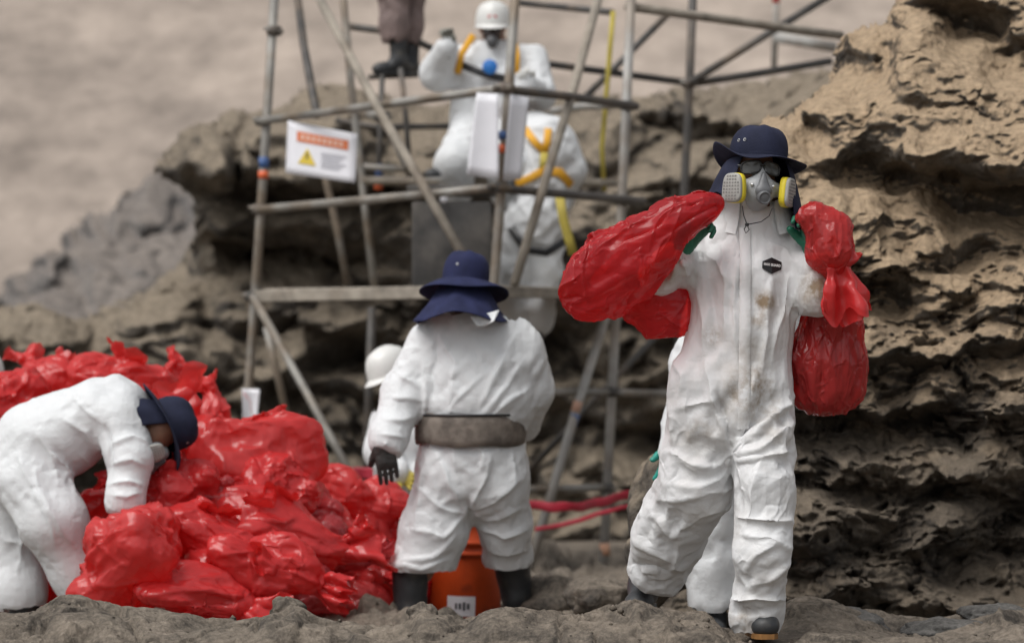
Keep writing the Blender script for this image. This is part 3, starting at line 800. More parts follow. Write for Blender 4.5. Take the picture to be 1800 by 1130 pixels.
def build_hill():
    xs = np.linspace(-160, 160, 150); ys = np.linspace(52, 330, 150)
    X, Y = np.meshgrid(xs, ys, indexing='ij'); x, y = X.ravel(), Y.ravel()
    q = np.stack([x, y, 0 * x], 1)
    z = -1.0 + (y - 52) * 0.62 + 3.0 * fbm(q / 60, 4, seed=71) - 2.2 * ridged(np.stack([x / 26 + y / 90, y / 120, 0 * x], 1), 3, seed=73) * sstep(55, 120, y)
    n, m = X.shape; ids = np.arange(n * m).reshape(n, m)
    Q = np.stack([ids[:-1, :-1], ids[1:, :-1], ids[1:, 1:], ids[:-1, 1:]], -1).reshape(-1, 4)
    add('sandy_hill', np.stack([x, y, z], 1), Q, M_HILL, kind='structure')
build_hill()
# ------------------------------------------------------------------ scaffold tower and what hangs on it
M_PIPE = mat('galvanised_pipe', (0.25, 0.24, 0.22), 0.55, metal=0.2, var=0.25, scale=6, color2=(0.17, 0.135, 0.10), cscale=3.5, cmix=(0.42, 0.6))
M_PIPE_DARK = mat('dark_pipe', (0.075, 0.07, 0.066), 0.55, metal=0.3, var=0.3, scale=6, color2=(0.14, 0.11, 0.085), cscale=4, cmix=(0.5, 0.7))
M_PIPE_PALE = mat('pale_pipe', (0.36, 0.355, 0.34), 0.55, metal=0.1, var=0.2, scale=6, color2=(0.26, 0.225, 0.19), cscale=4)
M_WOOD = mat('weathered_plank', (0.27, 0.24, 0.20), 0.85, var=0.3, scale=9, color2=(0.15, 0.12, 0.09), cscale=3, cmix=(0.5, 0.7))
M_ORANGE_TAPE = mat('orange_band', (0.70, 0.13, 0.04), 0.5, var=0.1)
M_BLUE_TAPE = mat('blue_band', (0.05, 0.11, 0.28), 0.5, var=0.1)
M_PAPER = mat('paper_sleeve', (0.70, 0.70, 0.74), 0.4, var=0.04)
M_DARKBOX = mat('dark_grey_plastic', (0.055, 0.053, 0.052), 0.7, var=0.35, scale=6, color2=(0.11, 0.10, 0.09), cscale=3)
M_CRIMSON = mat('crimson_tape', (0.33, 0.012, 0.03), 0.5, var=0.3, scale=5)
M_WEB = mat('yellow_webbing', (0.42, 0.34, 0.06), 0.7, var=0.15, scale=10)
M_WEB_ORANGE = mat('amber_webbing', (0.72, 0.36, 0.02), 0.6, var=0.12, scale=10)

scaf = root('scaffold', 'weathered steel pipe scaffold tower with wooden planks behind the workers', 'scaffold', P(890, 990, 18.0))
def pipe(name, pts, r=0.024, m=None, n=12):
    V, F = tube([P(*q) for q in pts], r, n); return add(name, V, F, m or M_PIPE, scaf)
def coupler(px, py, d, r=0.05, dirv=(0, 0, 1)):
    M = np.eye(4); M[:3, :3] = np.stack(frame(dirv), 1); M[:3, 3] = P(px, py, d)
    V, F = lathe([(0.026, -0.03), (r * 0.85, -0.03), (r, -0.02), (r, 0.02), (r * 0.85, 0.03), (0.026, 0.03)], 12, M); cp = add('coupler', V, F, M_PIPE_DARK, scaf)
    V, F = tube([P(px, py, d) + A(-0.065, -0.03, 0.012), P(px, py, d) + A(0.065, -0.03, -0.008)], 0.011, 6); add('bolt', V, F, M_PIPE, cp)
# standards
pipe('post', [(910, -60, 17), (888, 240, 17), (868, 510, 17), (838, 900, 17), (828, 1032, 17)], 0.029)
pipe('post', [(486, -60, 18.6), (462, 320, 18.6), (436, 700, 18.6), (416, 1010, 18.6)], 0.030)
pipe('post', [(1112, -60, 18.6), (1096, 300, 18.6), (1080, 600, 18.6), (1060, 1010, 18.6)], 0.031, M_PIPE_PALE)
pipe('post', [(1220, -60, 20.6), (1212, 150, 20.6), (1202, 350, 20.6), (1180, 960, 20.6)], 0.031, M_PIPE_DARK)
pipe('post', [(654, 540, 20.6), (648, 700, 20.6), (640, 960, 20.6)], 0.030, M_PIPE_DARK)
pipe('post', [(516, -60, 20.0), (534, 80, 19.3), (557, 203, 18.3)], 0.028, M_PIPE_DARK)
# ladder stiles
pipe('ladder_stile', [(598, -60, 19.6), (618, 160, 19.6), (640, 350, 19.5), (658, 506, 19.4)], 0.026)
pipe('ladder_stile', [(672, 132, 20.2), (668, 240, 20.2), (664, 330, 20.2)], 0.020, M_PIPE_DARK)
pipe('ladder_stile', [(704, 120, 20.2), (714, 210, 20.2), (722, 330, 20.2)], 0.020, M_PIPE_DARK)
pipe('brace', [(556, 236, 20.2), (576, 330, 20.2), (592, 400, 20.2), (612, 506, 20.2)], 0.026, M_PIPE)
pipe('brace', [(468, 575, 20), (488, 660, 20), (514, 775, 20)], 0.026)
# ledgers
pipe('ledger', [(452, 214, 18.6), (660, 186, 17.8), (900, 154, 16.95)], 0.027)
pipe('ledger', [(872, 156, 16.98), (1000, 170, 17.8), (1118, 187, 18.6)], 0.027, M_PIPE_DARK)
pipe('ledger', [(448, 369, 18.6), (660, 350, 17.8), (888, 329, 16.95)], 0.027)
pipe('ledger', [(862, 330, 16.98), (1000, 342, 17.8), (1130, 354, 18.7)], 0.027, M_PIPE_DARK)
pipe('ledger', [(940, 200, 20), (1020, 188, 19.4), (1098, 184, 18.7)], 0.026, M_PIPE_PALE)
pipe('ledger', [(940, 688, 18.2), (1050, 689, 18.5), (1175, 692, 19)], 0.024)
pipe('ledger', [(912, 859, 18.2), (1000, 858, 18.4), (1070, 856, 18.6)], 0.024)
pipe('ledger', [(606, 46, 20.4), (700, 58, 20.4), (760, 86, 20.5), (1210, 146, 20.6)], 0.026, M_PIPE_DARK)
pipe('ledger', [(900, 4, 20.2), (1000, 14, 20.2), (1075, 22, 19.6)], 0.024, M_PIPE_DARK)
pipe('ledger', [(1210, 148, 20.6), (1330, 130, 20.9), (1460, 108, 21.2)], 0.028, M_PIPE_DARK)
pipe('ledger', [(600, 290, 20.1), (660, 295, 20.1), (735, 300, 20.1)], 0.024)
pipe('ledger', [(590, 212, 20.3), (660, 224, 20.3), (800, 222, 20.3)], 0.022, M_PIPE_DARK)
V, F = tube([P(1102, 12, 18.6), P(1250, 32, 19.0), P(1380, 50, 19.3), P(1478, 63, 19.6)], 1, 10, flat=(0.035, 0.03)); add('ledger', V, F, M_WOOD, scaf)
# braces
pipe('brace', [(530, -60, 18.3), (672, 204, 17.6), (740, 320, 17.3), (812, 446, 17.1)], 0.029, M_WOOD)
pipe('brace', [(1062, -40, 18.2), (1010, 150, 17.9), (955, 330, 17.4), (904, 500, 17.2)], 0.029, M_WOOD)
pipe('brace', [(444, 520, 18.5), (540, 692, 18.1), (630, 858, 17.7)], 0.027)
pipe('brace', [(1068, 545, 18.4), (1010, 730, 18.3), (930, 1000, 18.2)], 0.030, M_PIPE_PALE)
pipe('brace', [(1156, 588, 19.6), (1040, 708, 19.6), (920, 838, 19.6)], 0.021, M_PIPE_DARK)
pipe('brace', [(1172, 28, 20.7), (1100, 100, 20.6), (1030, 170, 20.4)], 0.025, M_PIPE_DARK)
pipe('brace', [(1212, 146, 20.55), (1340, 66, 20.8), (1470, -14, 21.0)], 0.028, M_PIPE_DARK)
pipe('brace', [(640, 200, 18.4), (668, 206, 18.1), (690, 236, 17.9), (718, 296, 17.7)], 0.030, M_PIPE)
for c in ((482, 55, 18.6), (462, 213, 18.6), (455, 368, 18.6), (443, 521, 18.6), (889, 155, 17), (881, 330, 17), (1103, 186, 18.6), (1094, 352, 18.6), (1210, 147, 20.6), (1078, 689, 18.6), (1067, 857, 18.6), (672, 205, 17.65)): coupler(*c)
# planks of the deck: front plank on edge and deck boards behind it
def plank(a, b, w, t):
    a, b = P(*a), P(*b); s = norm(b - a); V, F = rbox((a + b) / 2, (np.linalg.norm(b - a), w, t), np.stack([s, norm(np.cross(A(0, 0, 1), s)), norm(np.cross(s, np.cross(A(0, 0, 1), s)))]), 0.006, 1)
    V = V + A(0, 0, 1) * (0.004 * perlin(V * A(3, 3, 3), 3))[:, None]
    return add('plank', V, F, M_WOOD, scaf, smooth=False)
plank((448, 521, 18.6), (880, 512, 17.0), 0.05, 0.075)
plank((862, 512, 17.02), (1120, 520, 18.7), 0.05, 0.065)
for i in range(5):
    plank((470 + 12 * i, 514 - 0.4 * i, 18.75 + 0.27 * i), (880 + 10 * i, 508, 17.25 + 0.3 * i), 0.23, 0.04)
for i in range(3): plank((905 + 14 * i, 510, 17.5 + 0.3 * i), (1105 + 10 * i, 516, 18.8 + 0.3 * i), 0.23, 0.04)
for i in range(4): plank((640 + 8 * i, 318, 19.2 + 0.26 * i), (1060 + 8 * i, 322, 19.0 + 0.26 * i), 0.22, 0.04)
# coloured bands on the pipes
def band(px, py, d, r, m, ang=(0.06, 0, -1), L=0.05):
    p = P(px, py, d); V, F = tube([p - norm(ang) * L / 2, p + norm(ang) * L / 2], r, 12); add('tape_band', V, F, m, scaf)
band(463, 308, 18.6, 0.0335, M_ORANGE_TAPE); band(464, 286, 18.6, 0.0335, M_BLUE_TAPE, L=0.07)
band(883, 262, 17, 0.0325, M_ORANGE_TAPE); band(885, 238, 17, 0.0325, M_BLUE_TAPE, L=0.05)
band(665, 326, 20.2, 0.030, M_ORANGE_TAPE, L=0.06); band(666, 302, 20.2, 0.026, M_BLUE_TAPE, L=0.1)
band(1008, 738, 18.3, 0.0305, M_BLUE_TAPE, (-0.28, 0, -1), 0.08); band(1014, 714, 18.3, 0.0305, mat('pink_band', (0.5, 0.3, 0.22), 0.6), (-0.28, 0, -1), 0.07)
band(1063, 965, 18.6, 0.0335, mat('faded_band', (0.5, 0.28, 0.18), 0.6), L=0.08)

# survey pole and bars far behind
V, F = tube([P(1366, -40, 26), P(1360, 130, 26)], 0.03, 10); pole = add('marker_pole', V, F, M_PIPE_PALE, label='pale upright marker pole with red top beyond the scaffold', cat='pole', loc=P(1360, 130, 26))
V, F = tube([P(1365, -20, 26), P(1364, 6, 26)], 0.034, 10); add('red_band', V, F, mat('red_band', (0.6, 0.06, 0.05), 0.5), pole)
V, F = tube([P(1362, 66, 25.9), P(1470, 84, 25.9)], 1, 10, flat=(0.03, 0.05)); add('cross_bar', V, F, M_PIPE_PALE, pole)

# warning sign wired to the ledger
def sheet(corners, name, m, parent=None, bow=0.01, n=8, **kw):
    """Thin curled sheet between four corner points (top-left, top-right, bottom-right, bottom-left)."""
    a, b, c, d = [np.asarray(q, float) for q in corners]; nn = norm(np.cross(b - a, d - a)); G = []
    for side in (0, 1):
        for i in range(n + 1):
            for j in range(n + 1):
                u, v = i / n, j / n; p = (a * (1 - u) + b * u) * (1 - v) + (d * (1 - u) + c * u) * v
                G.append(p + nn * (bow * math.sin(u * 3.1 + 0.4) * (0.4 + v) + 0.003 * side))
    F = []; s = (n + 1) ** 2; k = lambda i, j: i * (n + 1) + j
    for i in range(n):
        for j in range(n): F += [(k(i, j), k(i, j + 1), k(i + 1, j + 1), k(i + 1, j)), (s + k(i, j), s + k(i + 1, j), s + k(i + 1, j + 1), s + k(i, j + 1))]
    for i in range(n): F += [(k(i, 0), k(i + 1, 0), s + k(i + 1, 0), s + k(i, 0)), (k(i, n), s + k(i, n), s + k(i + 1, n), k(i + 1, n)), (k(0, i), s + k(0, i), s + k(0, i + 1), k(0, i + 1)), (k(n, i), k(n, i + 1), s + k(n, i + 1), s + k(n, i))]
    return add(name, np.array(G), F, m, parent, **kw)
sg = root('warning_sign', 'white warning sheet with orange heading and yellow triangle tied to the scaffold', 'sign', P(565, 320, 18.3))
sc4 = [P(506, 212, 18.35), P(628, 236, 18.15), P(624, 322, 18.1), P(502, 304, 18.3)]
sheet(sc4, 'sheet', M_PAPER, sg, bow=0.0)
def on_sign(u, v, off=0.006):
    a, b, c, d = sc4; return (a * (1 - u) + b * u) * (1 - v) + (d * (1 - u) + c * u) * v + A(0, -off, 0)
def patch(quad, name, m, off=0.006): add(name, np.array([on_sign(u, v, off) for u, v in quad]), [tuple(range(len(quad)))[::-1]], m, sg, smooth=False)
M_OR = mat('print_orange', (0.62, 0.16, 0.05), 0.6, var=0.1); M_TRI = mat('print_yellow', (0.62, 0.46, 0.04), 0.6); M_GREYP = mat('print_grey', (0.40, 0.40, 0.44), 0.6)
patch([(0.14, 0.17), (0.88, 0.17), (0.88, 0.36), (0.14, 0.36)], 'heading', M_OR)
for i in range(8):
    u0 = 0.20 + i * 0.079
    patch([(u0, 0.215), (u0 + 0.05, 0.215), (u0 + 0.05, 0.315), (u0, 0.315)], 'heading_letter', mat('print_pale', (0.66, 0.42, 0.33), 0.6), 0.009)
patch([(0.30, 0.46), (0.43, 0.78), (0.17, 0.78)], 'triangle', M_TRI)
patch([(0.285, 0.56), (0.315, 0.56), (0.31, 0.68), (0.29, 0.68)], 'triangle_mark', M_BLACKP if 'M_BLACKP' in globals() else mat('print_black', (0.03, 0.03, 0.03), 0.6), 0.009)
for i in range(6): patch([(0.50, 0.50 + i * 0.055), (0.86 - 0.05 * (i % 3), 0.50 + i * 0.055), (0.86 - 0.05 * (i % 3), 0.525 + i * 0.055), (0.50, 0.525 + i * 0.055)], 'text_line', M_GREYP)
# tags and papers
pt = root('paper_tag', 'white tag with red stripe wrapped round the lowest part of the scaffold post', 'tag', P(440, 745, 18.5))
sheet([P(425, 683, 18.5), P(457, 684, 18.5), P(451, 748, 18.5), P(427, 748, 18.5)], 'sheet', M_PAPER, pt, bow=0.03)
V, F = ribbon([P(428, 690, 18.43), P(440, 704, 18.42), P(443, 740, 18.42)], 0.02, 0.003); add('red_stripe', V, F, mat('print_red', (0.6, 0.12, 0.12), 0.6), pt)
a = sheet([P(838, 163, 16.9), P(876, 165, 16.9), P(877, 316, 16.85), P(820, 306, 16.85)], 'paper_sheet', M_PAPER, bow=0.012, label='wide white paper sheet hanging in a sleeve from the scaffold corner, on its shadier side', cat='paper', group='papers on the scaffold corner', loc=P(850, 316, 16.9))
a['label'] = 'wider white paper sheet hanging at the scaffold corner, above the dark box'
b = sheet([P(898, 166, 16.95), P(930, 172, 17.05), P(914, 316, 17.0), P(886, 318, 16.9)], 'paper_sheet', M_PAPER, bow=0.012, label='narrower white paper sheet hanging at the scaffold corner, beside the yellow harness', cat='paper', group='papers on the scaffold corner', loc=P(905, 316, 16.9))
# dark box on the deck
bx = root('storage_box', 'dark grey box standing on the scaffold deck under the white papers', 'box', P(795, 508, 18.0))
V, F = rbox(P(795, 432, 18.15), (0.50, 0.4, 0.54), None, 0.02, 2); add('bin', V, F, M_DARKBOX, bx)
V, F = rbox(P(795, 336, 18.15), (0.56, 0.46, 0.05), None, 0.015, 2); add('lid', V, F, M_DARKBOX, bx)
V, F = lathe([(0, 0.01), (0.02, 0.01), (0.024, 0)], 14, np.array(Matrix.Translation(Vector(P(780, 350, 17.9))) @ Euler((math.pi / 2, 0, 0)).to_matrix().to_4x4())); add('stud', V, F, M_PAPER, bx)
# hanging webbing
V, F = ribbon([P(1078, 20, 19.2), P(1072, 90, 19.2), P(1064, 190, 19.2), P(1058, 260, 19.2), P(1062, 336, 19.2)], 0.034, 0.006, up=(0, 1, 0)); add('webbing_strap', V, F, M_WEB, label='long yellow webbing strap hanging beside the rear scaffold post', cat='strap', loc=P(1062, 336, 19.2))
V, F = ribbon([P(984, 346, 18.0), P(990, 385, 18.0), P(1000, 420, 18.0), P(1008, 448, 18.0)], 0.06, 0.006, up=(0, 1, 0)); add('webbing_strap', V, F, M_WEB, label='short slanting yellow webbing strap below the deck rail beside the harness', cat='strap', loc=P(1008, 448, 18.0))
# red barrier tape
def barrier(pts, w, label):
    Q = [P(*q) for q in pts]; out = []
    for i in range(len(Q) - 1):
        for t in np.linspace(0, 1, 8, endpoint=False):
            p = Q[i] * (1 - t) + Q[i + 1] * t; out.append(p + A(0, 0.01, 0.012) * perlin(np.array([p * 5]), 3)[0])
    out.append(Q[-1]); V, F = ribbon(out, w * 0.75, 0.006, up=(0, 1, 0)); V = V + A(0, 1, 0.6) * (0.02 * perlin(V * 9, 5))[:, None]
    add('barrier_tape', V, F, M_CRIMSON, label=label, cat='tape', group='crimson barrier tape', loc=Q[0])
barrier([(905, 886, 17.2), (1000, 892, 17.2), (1060, 882, 17.4), (1125, 858, 17.6)], 0.075, 'upper crimson barrier tape strung between the scaffold feet')
barrier([(940, 930, 17.6), (1020, 912, 17.6), (1080, 896, 17.6), (1130, 880, 17.6)], 0.035, 'lower thin crimson barrier tape slanting near the scaffold foot')
barrier([(600, 832, 17.6), (640, 830, 17.6), (700, 838, 17.5)], 0.10, 'crimson barrier tape behind the red bag pile and the bending helmeted worker')
# ------------------------------------------------------------------ people: shared builders
def S(px, py, d, hw, hd):
    """Garment section: photo pixel centre, distance, half width in pixels, half depth in metres."""
    return (P(px, py, d), hw * d / FPX, hd)

def bounds(chains, pad):
    pts = np.array([s[0] for c in chains for s in c]); r = max(max(s[1], s[2]) for c in chains for s in c)
    return pts.min(0) - r - pad, pts.max(0) + r + pad

def open_hems(V, Q, hems, h):
    N = np.cross(V[Q[:, 2]] - V[Q[:, 0]], V[Q[:, 3]] - V[Q[:, 1]]); N /= np.maximum(np.linalg.norm(N, axis=1), 1e-12)[:, None]
    C = V[Q].mean(1); kill = np.zeros(len(Q), bool)
    for (p, n, R) in hems:
        n = norm(n); kill |= (np.linalg.norm(C - p, axis=1) < R) & (np.abs((C - p) @ n) < 1.3 * h) & (N @ n > 0.5)
    return drop_faces(V, Q, kill) if kill.any() else (V, Q)

def fold_stages(V, Q, body, stretch, seed, stages, g=0.0, pin=None):
    """Coarse to fine: each stage (iters, spare share, keep, bend, noise) then a subdivision."""
    for i, (iters, share, keep, bend, noise) in enumerate(stages):
        if i:
            V, Q = subdivide(V, Q); V = laplace(V, Q, 0.35)
        st = (lambda m, d, s=share: 1 + s * stretch(m, d))
        V = cloth(V, Q, body, margin=0.005, stretch=st, iters=iters, g=g / (1 + i), keep=keep, seed=seed + i, noise=noise, bend=bend, kd=0.3, pin=pin(V) if pin else None)
    return V, Q

STAGES = ((110, 1.0, 0.010, 0.35, 0.010), (28, 0.7, 0.02, 0.5, 0.002), (6, 0.2, 0.03, 0.6, 0.0005))

def creases(V, Q, folds, face=(0, -1, 0), side=0.15, d=10.0):
    """Pull sharp folds along traced lines. folds: (pixel points, width m, height m); height under 0 sinks a furrow. Only cloth that faces 'face' moves."""
    n = normals(V, Q); f = sstep(-0.05, 0.45, n @ norm(face)); s = FPX / V[:, 1]
    U = np.stack([900 + V[:, 0] * s, HORIZON - (V[:, 2] - CAMZ) * s], 1); out = np.zeros(len(V))
    wob = np.stack([perlin(V / 0.09, 81), perlin(V / 0.09, 82)], 1) * 0.012 * s[:, None]
    U = U + wob
    for pts, w, hgt in folds:
        pts = np.array(pts, float); seg = np.linalg.norm(np.diff(pts, axis=0), axis=1); tot = seg.sum(); run = 0; best = np.full(len(V), 1e9); tt = np.zeros(len(V)); sd = np.zeros(len(V))
        for i in range(len(seg)):
            a, b = pts[i], pts[i + 1]; ab = b - a; t = np.clip(((U - a) @ ab) / (ab @ ab), 0, 1); r = U - a - t[:, None] * ab; dist = np.hypot(r[:, 0], r[:, 1])
            m = dist < best; best = np.where(m, dist, best); tt = np.where(m, (run + t * seg[i]) / tot, tt); sd = np.where(m, np.sign(r[:, 0] * ab[1] - r[:, 1] * ab[0]), sd); run += seg[i]
        dm = best / s
        ww = w * np.where(sd > 0, 1.5, 0.75)
        prof = np.exp(-(dm / ww) ** 1.3) * np.clip(np.sin(np.pi * np.clip(0.06 + 0.9 * tt, 0, 1)), 0, 1) ** 0.6
        out += hgt * prof
    return V + n * (out * f)[:, None]

def garment(chains, cuts, body=None, h=0.032, k=0.035, extra=None, seed=1, g=0.0001, stretch=None, stages=STAGES, spare=0.08, sides=None):
    """Cloth grown over chains of sections, cut open at the hems, then left to fold and hang on the body. cuts: one (point, normal) or None per chain."""
    lo, hi = bounds(chains, 0.08)
    F = Field(lo, hi, h)
    for ci, (c, ct) in enumerate(zip(chains, cuts)): F.chain(c, k=k, side=sides[ci] if sides else (1, 0, 0), cuts=[(ct[0], ct[1], ct[2] if len(ct) > 2 else 0, 'first' if np.linalg.norm(c[0][0] - ct[0]) < np.linalg.norm(c[-1][0] - ct[0]) else 'last')] if ct else ())
    if extra: extra(F)
    V, Q = F.skin(3)
    hems = [(ct[0], ct[1], ct[2] if len(ct) > 2 else 2.2 * max(c[-1][1], c[-1][2], c[0][1] if np.linalg.norm(c[0][0] - ct[0]) < np.linalg.norm(c[-1][0] - ct[0]) else 0)) for c, ct in zip(chains, cuts) if ct]
    V, Q = open_hems(V, Q, hems, h)
    st = stretch or (lambda m, d: spare * np.clip(1 + perlin(m / 0.18, seed + 5), 0.1, 2.2))
    return fold_stages(V, Q, body, st, seed, stages, g)

def crinkle(V, Q, n, seed, length=(0.05, 0.14), width=(0.004, 0.008), height=(0.002, 0.006), along=None, where=None, forked=0.5, neg=0.35):
    """Scatter n short sharp creases over the cloth. along(p) -> preferred direction; where(V) -> weights."""
    rs = np.random.RandomState(seed); N = normals(V, Q); out = np.zeros(len(V))
    w = np.ones(len(V)) if where is None else np.clip(where(V), 0, None)
    if w.sum() <= 0: return V
    idx = rs.choice(len(V), n, p=w / w.sum())
    for i in idx:
        p, nn = V[i], N[i]
        d = along(p) if along is not None else rs.normal(size=3)
        d = norm(np.asarray(d, float) + 0.45 * rs.normal(size=3)); t = d - nn * (d @ nn)
        if np.linalg.norm(t) < 0.2: continue
        t = norm(t); b = np.cross(nn, t); L = rs.uniform(*length); W = rs.uniform(*width); H = rs.uniform(*height) * (-0.8 if rs.rand() < neg else 1)
        r = V - p; m = np.nonzero((r * r).sum(1) < (L * 0.75) ** 2)[0]
        if not len(m): continue
        r = r[m]; x = r @ t; y = r @ b; z = r @ nn
        y = y - 0.25 * x * x / L * rs.uniform(-2, 2) - 0.006 * np.sin(x / L * 7 + rs.rand() * 6)
        ok = (np.abs(z) < 0.05) & (N[m] @ nn > 0.1)
        taper = np.clip(1 - (2 * x / L) ** 2, 0, 1)
        ww = W * np.where(y > 0, 1.8, 0.7)
        out[m] += np.where(ok, H * taper * np.exp(-(np.abs(y) / ww) ** 1.2), 0)
    return V + N * np.clip(out, -0.03, 0.03)[:, None]

def body_field(chains, head=None, f=0.72, h=0.014, extra=None, sides=None):
    lo, hi = bounds(chains, 0.06)
    if head is not None:
        lo = np.minimum(lo, head[:3, 3] - 0.2); hi = np.maximum(hi, head[:3, 3] + 0.22)
    F = Field(lo, hi, h)
    lim = lambda ci, j, c: 1 if ci == 0 else (0.26 if j == len(c) - 1 else (0.62 if j == len(c) - 2 and j > 0 else 1))     # slim wrists and ankles
    for ci, c in enumerate(chains): F.chain([(p, a * f * lim(ci, j, c), b * f * lim(ci, j, c)) for j, (p, a, b) in enumerate(c)], k=0.03, side=sides[ci] if sides else (1, 0, 0))
    if head is not None:
        T = lambda *v: xf(head, [v])[0]
        s = np.linalg.norm(head[:3, 0])
        F.ball(T(0, 0.012, 0.035), np.array((0.074, 0.09, 0.085)) * s, k=0.02)
        F.cone(T(0, -0.015, -0.02), T(0, -0.03, -0.075), (0.066 * s, 0.075 * s), (0.045 * s, 0.045 * s), k=0.03)
        F.cone(T(0, -0.095, 0.005), T(0, -0.108, -0.03), 0.009 * s, 0.015 * s, k=0.012)
        for e in (-1, 1): F.cone(T(e * 0.080, 0.01, 0.012), T(e * 0.078, 0.006, -0.022), (0.008 * s, 0.018 * s), (0.007 * s, 0.012 * s), k=0.008)
        F.cone(T(0, 0.025, -0.05), T(0, 0.035, -0.19), 0.055 * s, 0.062 * s, k=0.03)
    if extra: extra(F)
    return F

def put_body(F, parent, material):
    V, Q = F.skin(3)
    return add('body', V, Q, material, parent)

def hat(M, parent, brim=None, flap=(-20, 200), flap_len=0.2, flap_out=1.25, seed=1, material=None, badge=True, flap_z=None, flare=0.8, crown=1.0):
    """Bucket hat with a brim and a neck flap. Local: x right, -y front, z up; origin between the ears."""
    a, b = 0.094, 0.112; n = 64
    th = np.linspace(0, 2 * math.pi, n, endpoint=False)
    hroot = root_part('hat', parent)
    prof = [(1.0, 0.030), (1.02, 0.055), (1.015, 0.080), (0.97, 0.104), (0.90, 0.122), (0.80, 0.137), (0.66, 0.148), (0.48, 0.155), (0.25, 0.159), (0.02, 0.160)]
    prof = [(q, 0.03 + (z - 0.03) * crown) for q, z in prof]
    rings = []
    for (s, z) in prof:
        w = 1 + 0.012 * np.sin(th * 3 + seed) * (z > 0.05) + 0.008 * np.sin(th * 7 + 2 * seed)
        rings.append(np.stack([a * s * w * np.cos(th), b * s * w * np.sin(th) + 0.008, z + 0.003 * np.sin(th * 5 + seed)], 1))
    V, F = loft(rings)
    add('crown', xf(M, V), F, material or M_HAT, hroot)
    # band seam
    V, F = loft([np.stack([a * s * np.cos(th), b * s * np.sin(th) + 0.008, 0 * th + z], 1) for s, z in ((1.012, 0.034), (1.02, 0.04), (1.012, 0.046))])
    add('seam', xf(M, V), F, material or M_HAT, hroot)
    brim = brim or (lambda t: (1.62, -0.035))
    rr, zz = np.array([brim(t)[0] for t in th]), np.array([brim(t)[1] for t in th])
    rings = []
    for u in np.linspace(0, 1, 9):
        s = 0.995 + (rr - 0.995) * u
        z = 0.036 + zz * (u ** 1.35)
        rings.append(np.stack([a * s * np.cos(th), b * s * np.sin(th) + 0.008, z], 1))
    top = rings; bot = [r - A(0, 0, 0.004) for r in rings[::-1]]
    V, F = loft(top + bot)
    add('brim', xf(M, V), F, material or M_HAT, hroot)
    # neck flap
    t0, t1 = [math.radians(x) for x in flap]; tt = np.linspace(t0, t1, 70); rings = []
    for u in np.linspace(0, 1, 22):
        s = 0.98 + (flap_out - 0.98) * u ** flare + 0.05 * np.sin(tt * 6 + seed + 1.5 * u) * u + 0.025 * np.sin(tt * 13 + seed * 2 - 2 * u) * u
        L = flap_len * (1 + 0.06 * np.sin(tt * 3 + seed)) if flap_z is None else np.array([flap_z(t) for t in tt])
        z = 0.034 - L * u + 0.006 * np.sin(9 * u + 4 * tt + seed) * u
        rings.append(np.stack([a * s * np.cos(tt), b * s * np.sin(tt) + 0.008 + 0.03 * u, z], 1))
    Vo, Fo = loft(rings, closed=False)
    Vi = Vo.copy(); c = A(0, 0.008, 0); Vi[:, :2] = c[:2] + (Vi[:, :2] - c[:2]) * 0.975
    m = len(Vo); nT = len(tt); F = [f for f in Fo] + [tuple(i + m for i in f[::-1]) for f in Fo]
    last = (len(rings) - 1) * nT
    F += [(last + k, last + k + 1, m + last + k + 1, m + last + k) for k in range(nT - 1)]
    F += [(i * nT, (i + 1) * nT, m + (i + 1) * nT, m + i * nT) for i in range(len(rings) - 1)] + [(i * nT + nT - 1, m + i * nT + nT - 1, m + (i + 1) * nT + nT - 1, (i + 1) * nT + nT - 1) for i in range(len(rings) - 1)]
    add('neck_flap', xf(M, np.concatenate([Vo, Vi])), F, material or M_HAT, hroot)
    if badge:
        for t in badge:
            t = math.radians(t); c = A(a * 1.015 * math.cos(t), b * 1.015 * math.sin(t) + 0.008, 0.085)
            V, F = lathe([(0.0045, 0), (0.006, 0.0015), (0.0035, 0.002), (0.0035, 0.0)], 10, None)
            ax = np.stack(frame(A(math.cos(t), math.sin(t), 0)), 0)
            add('eyelet', xf(M, V @ ax + c), F, M_EYELET, hroot)
    return hroot

def root_part(name, parent):
    o = bpy.data.objects.new(name, None); COL.objects.link(o); o.parent = parent; o.empty_display_size = 0.05
    ORIG[o.name] = ORIG[parent.name]
    return o

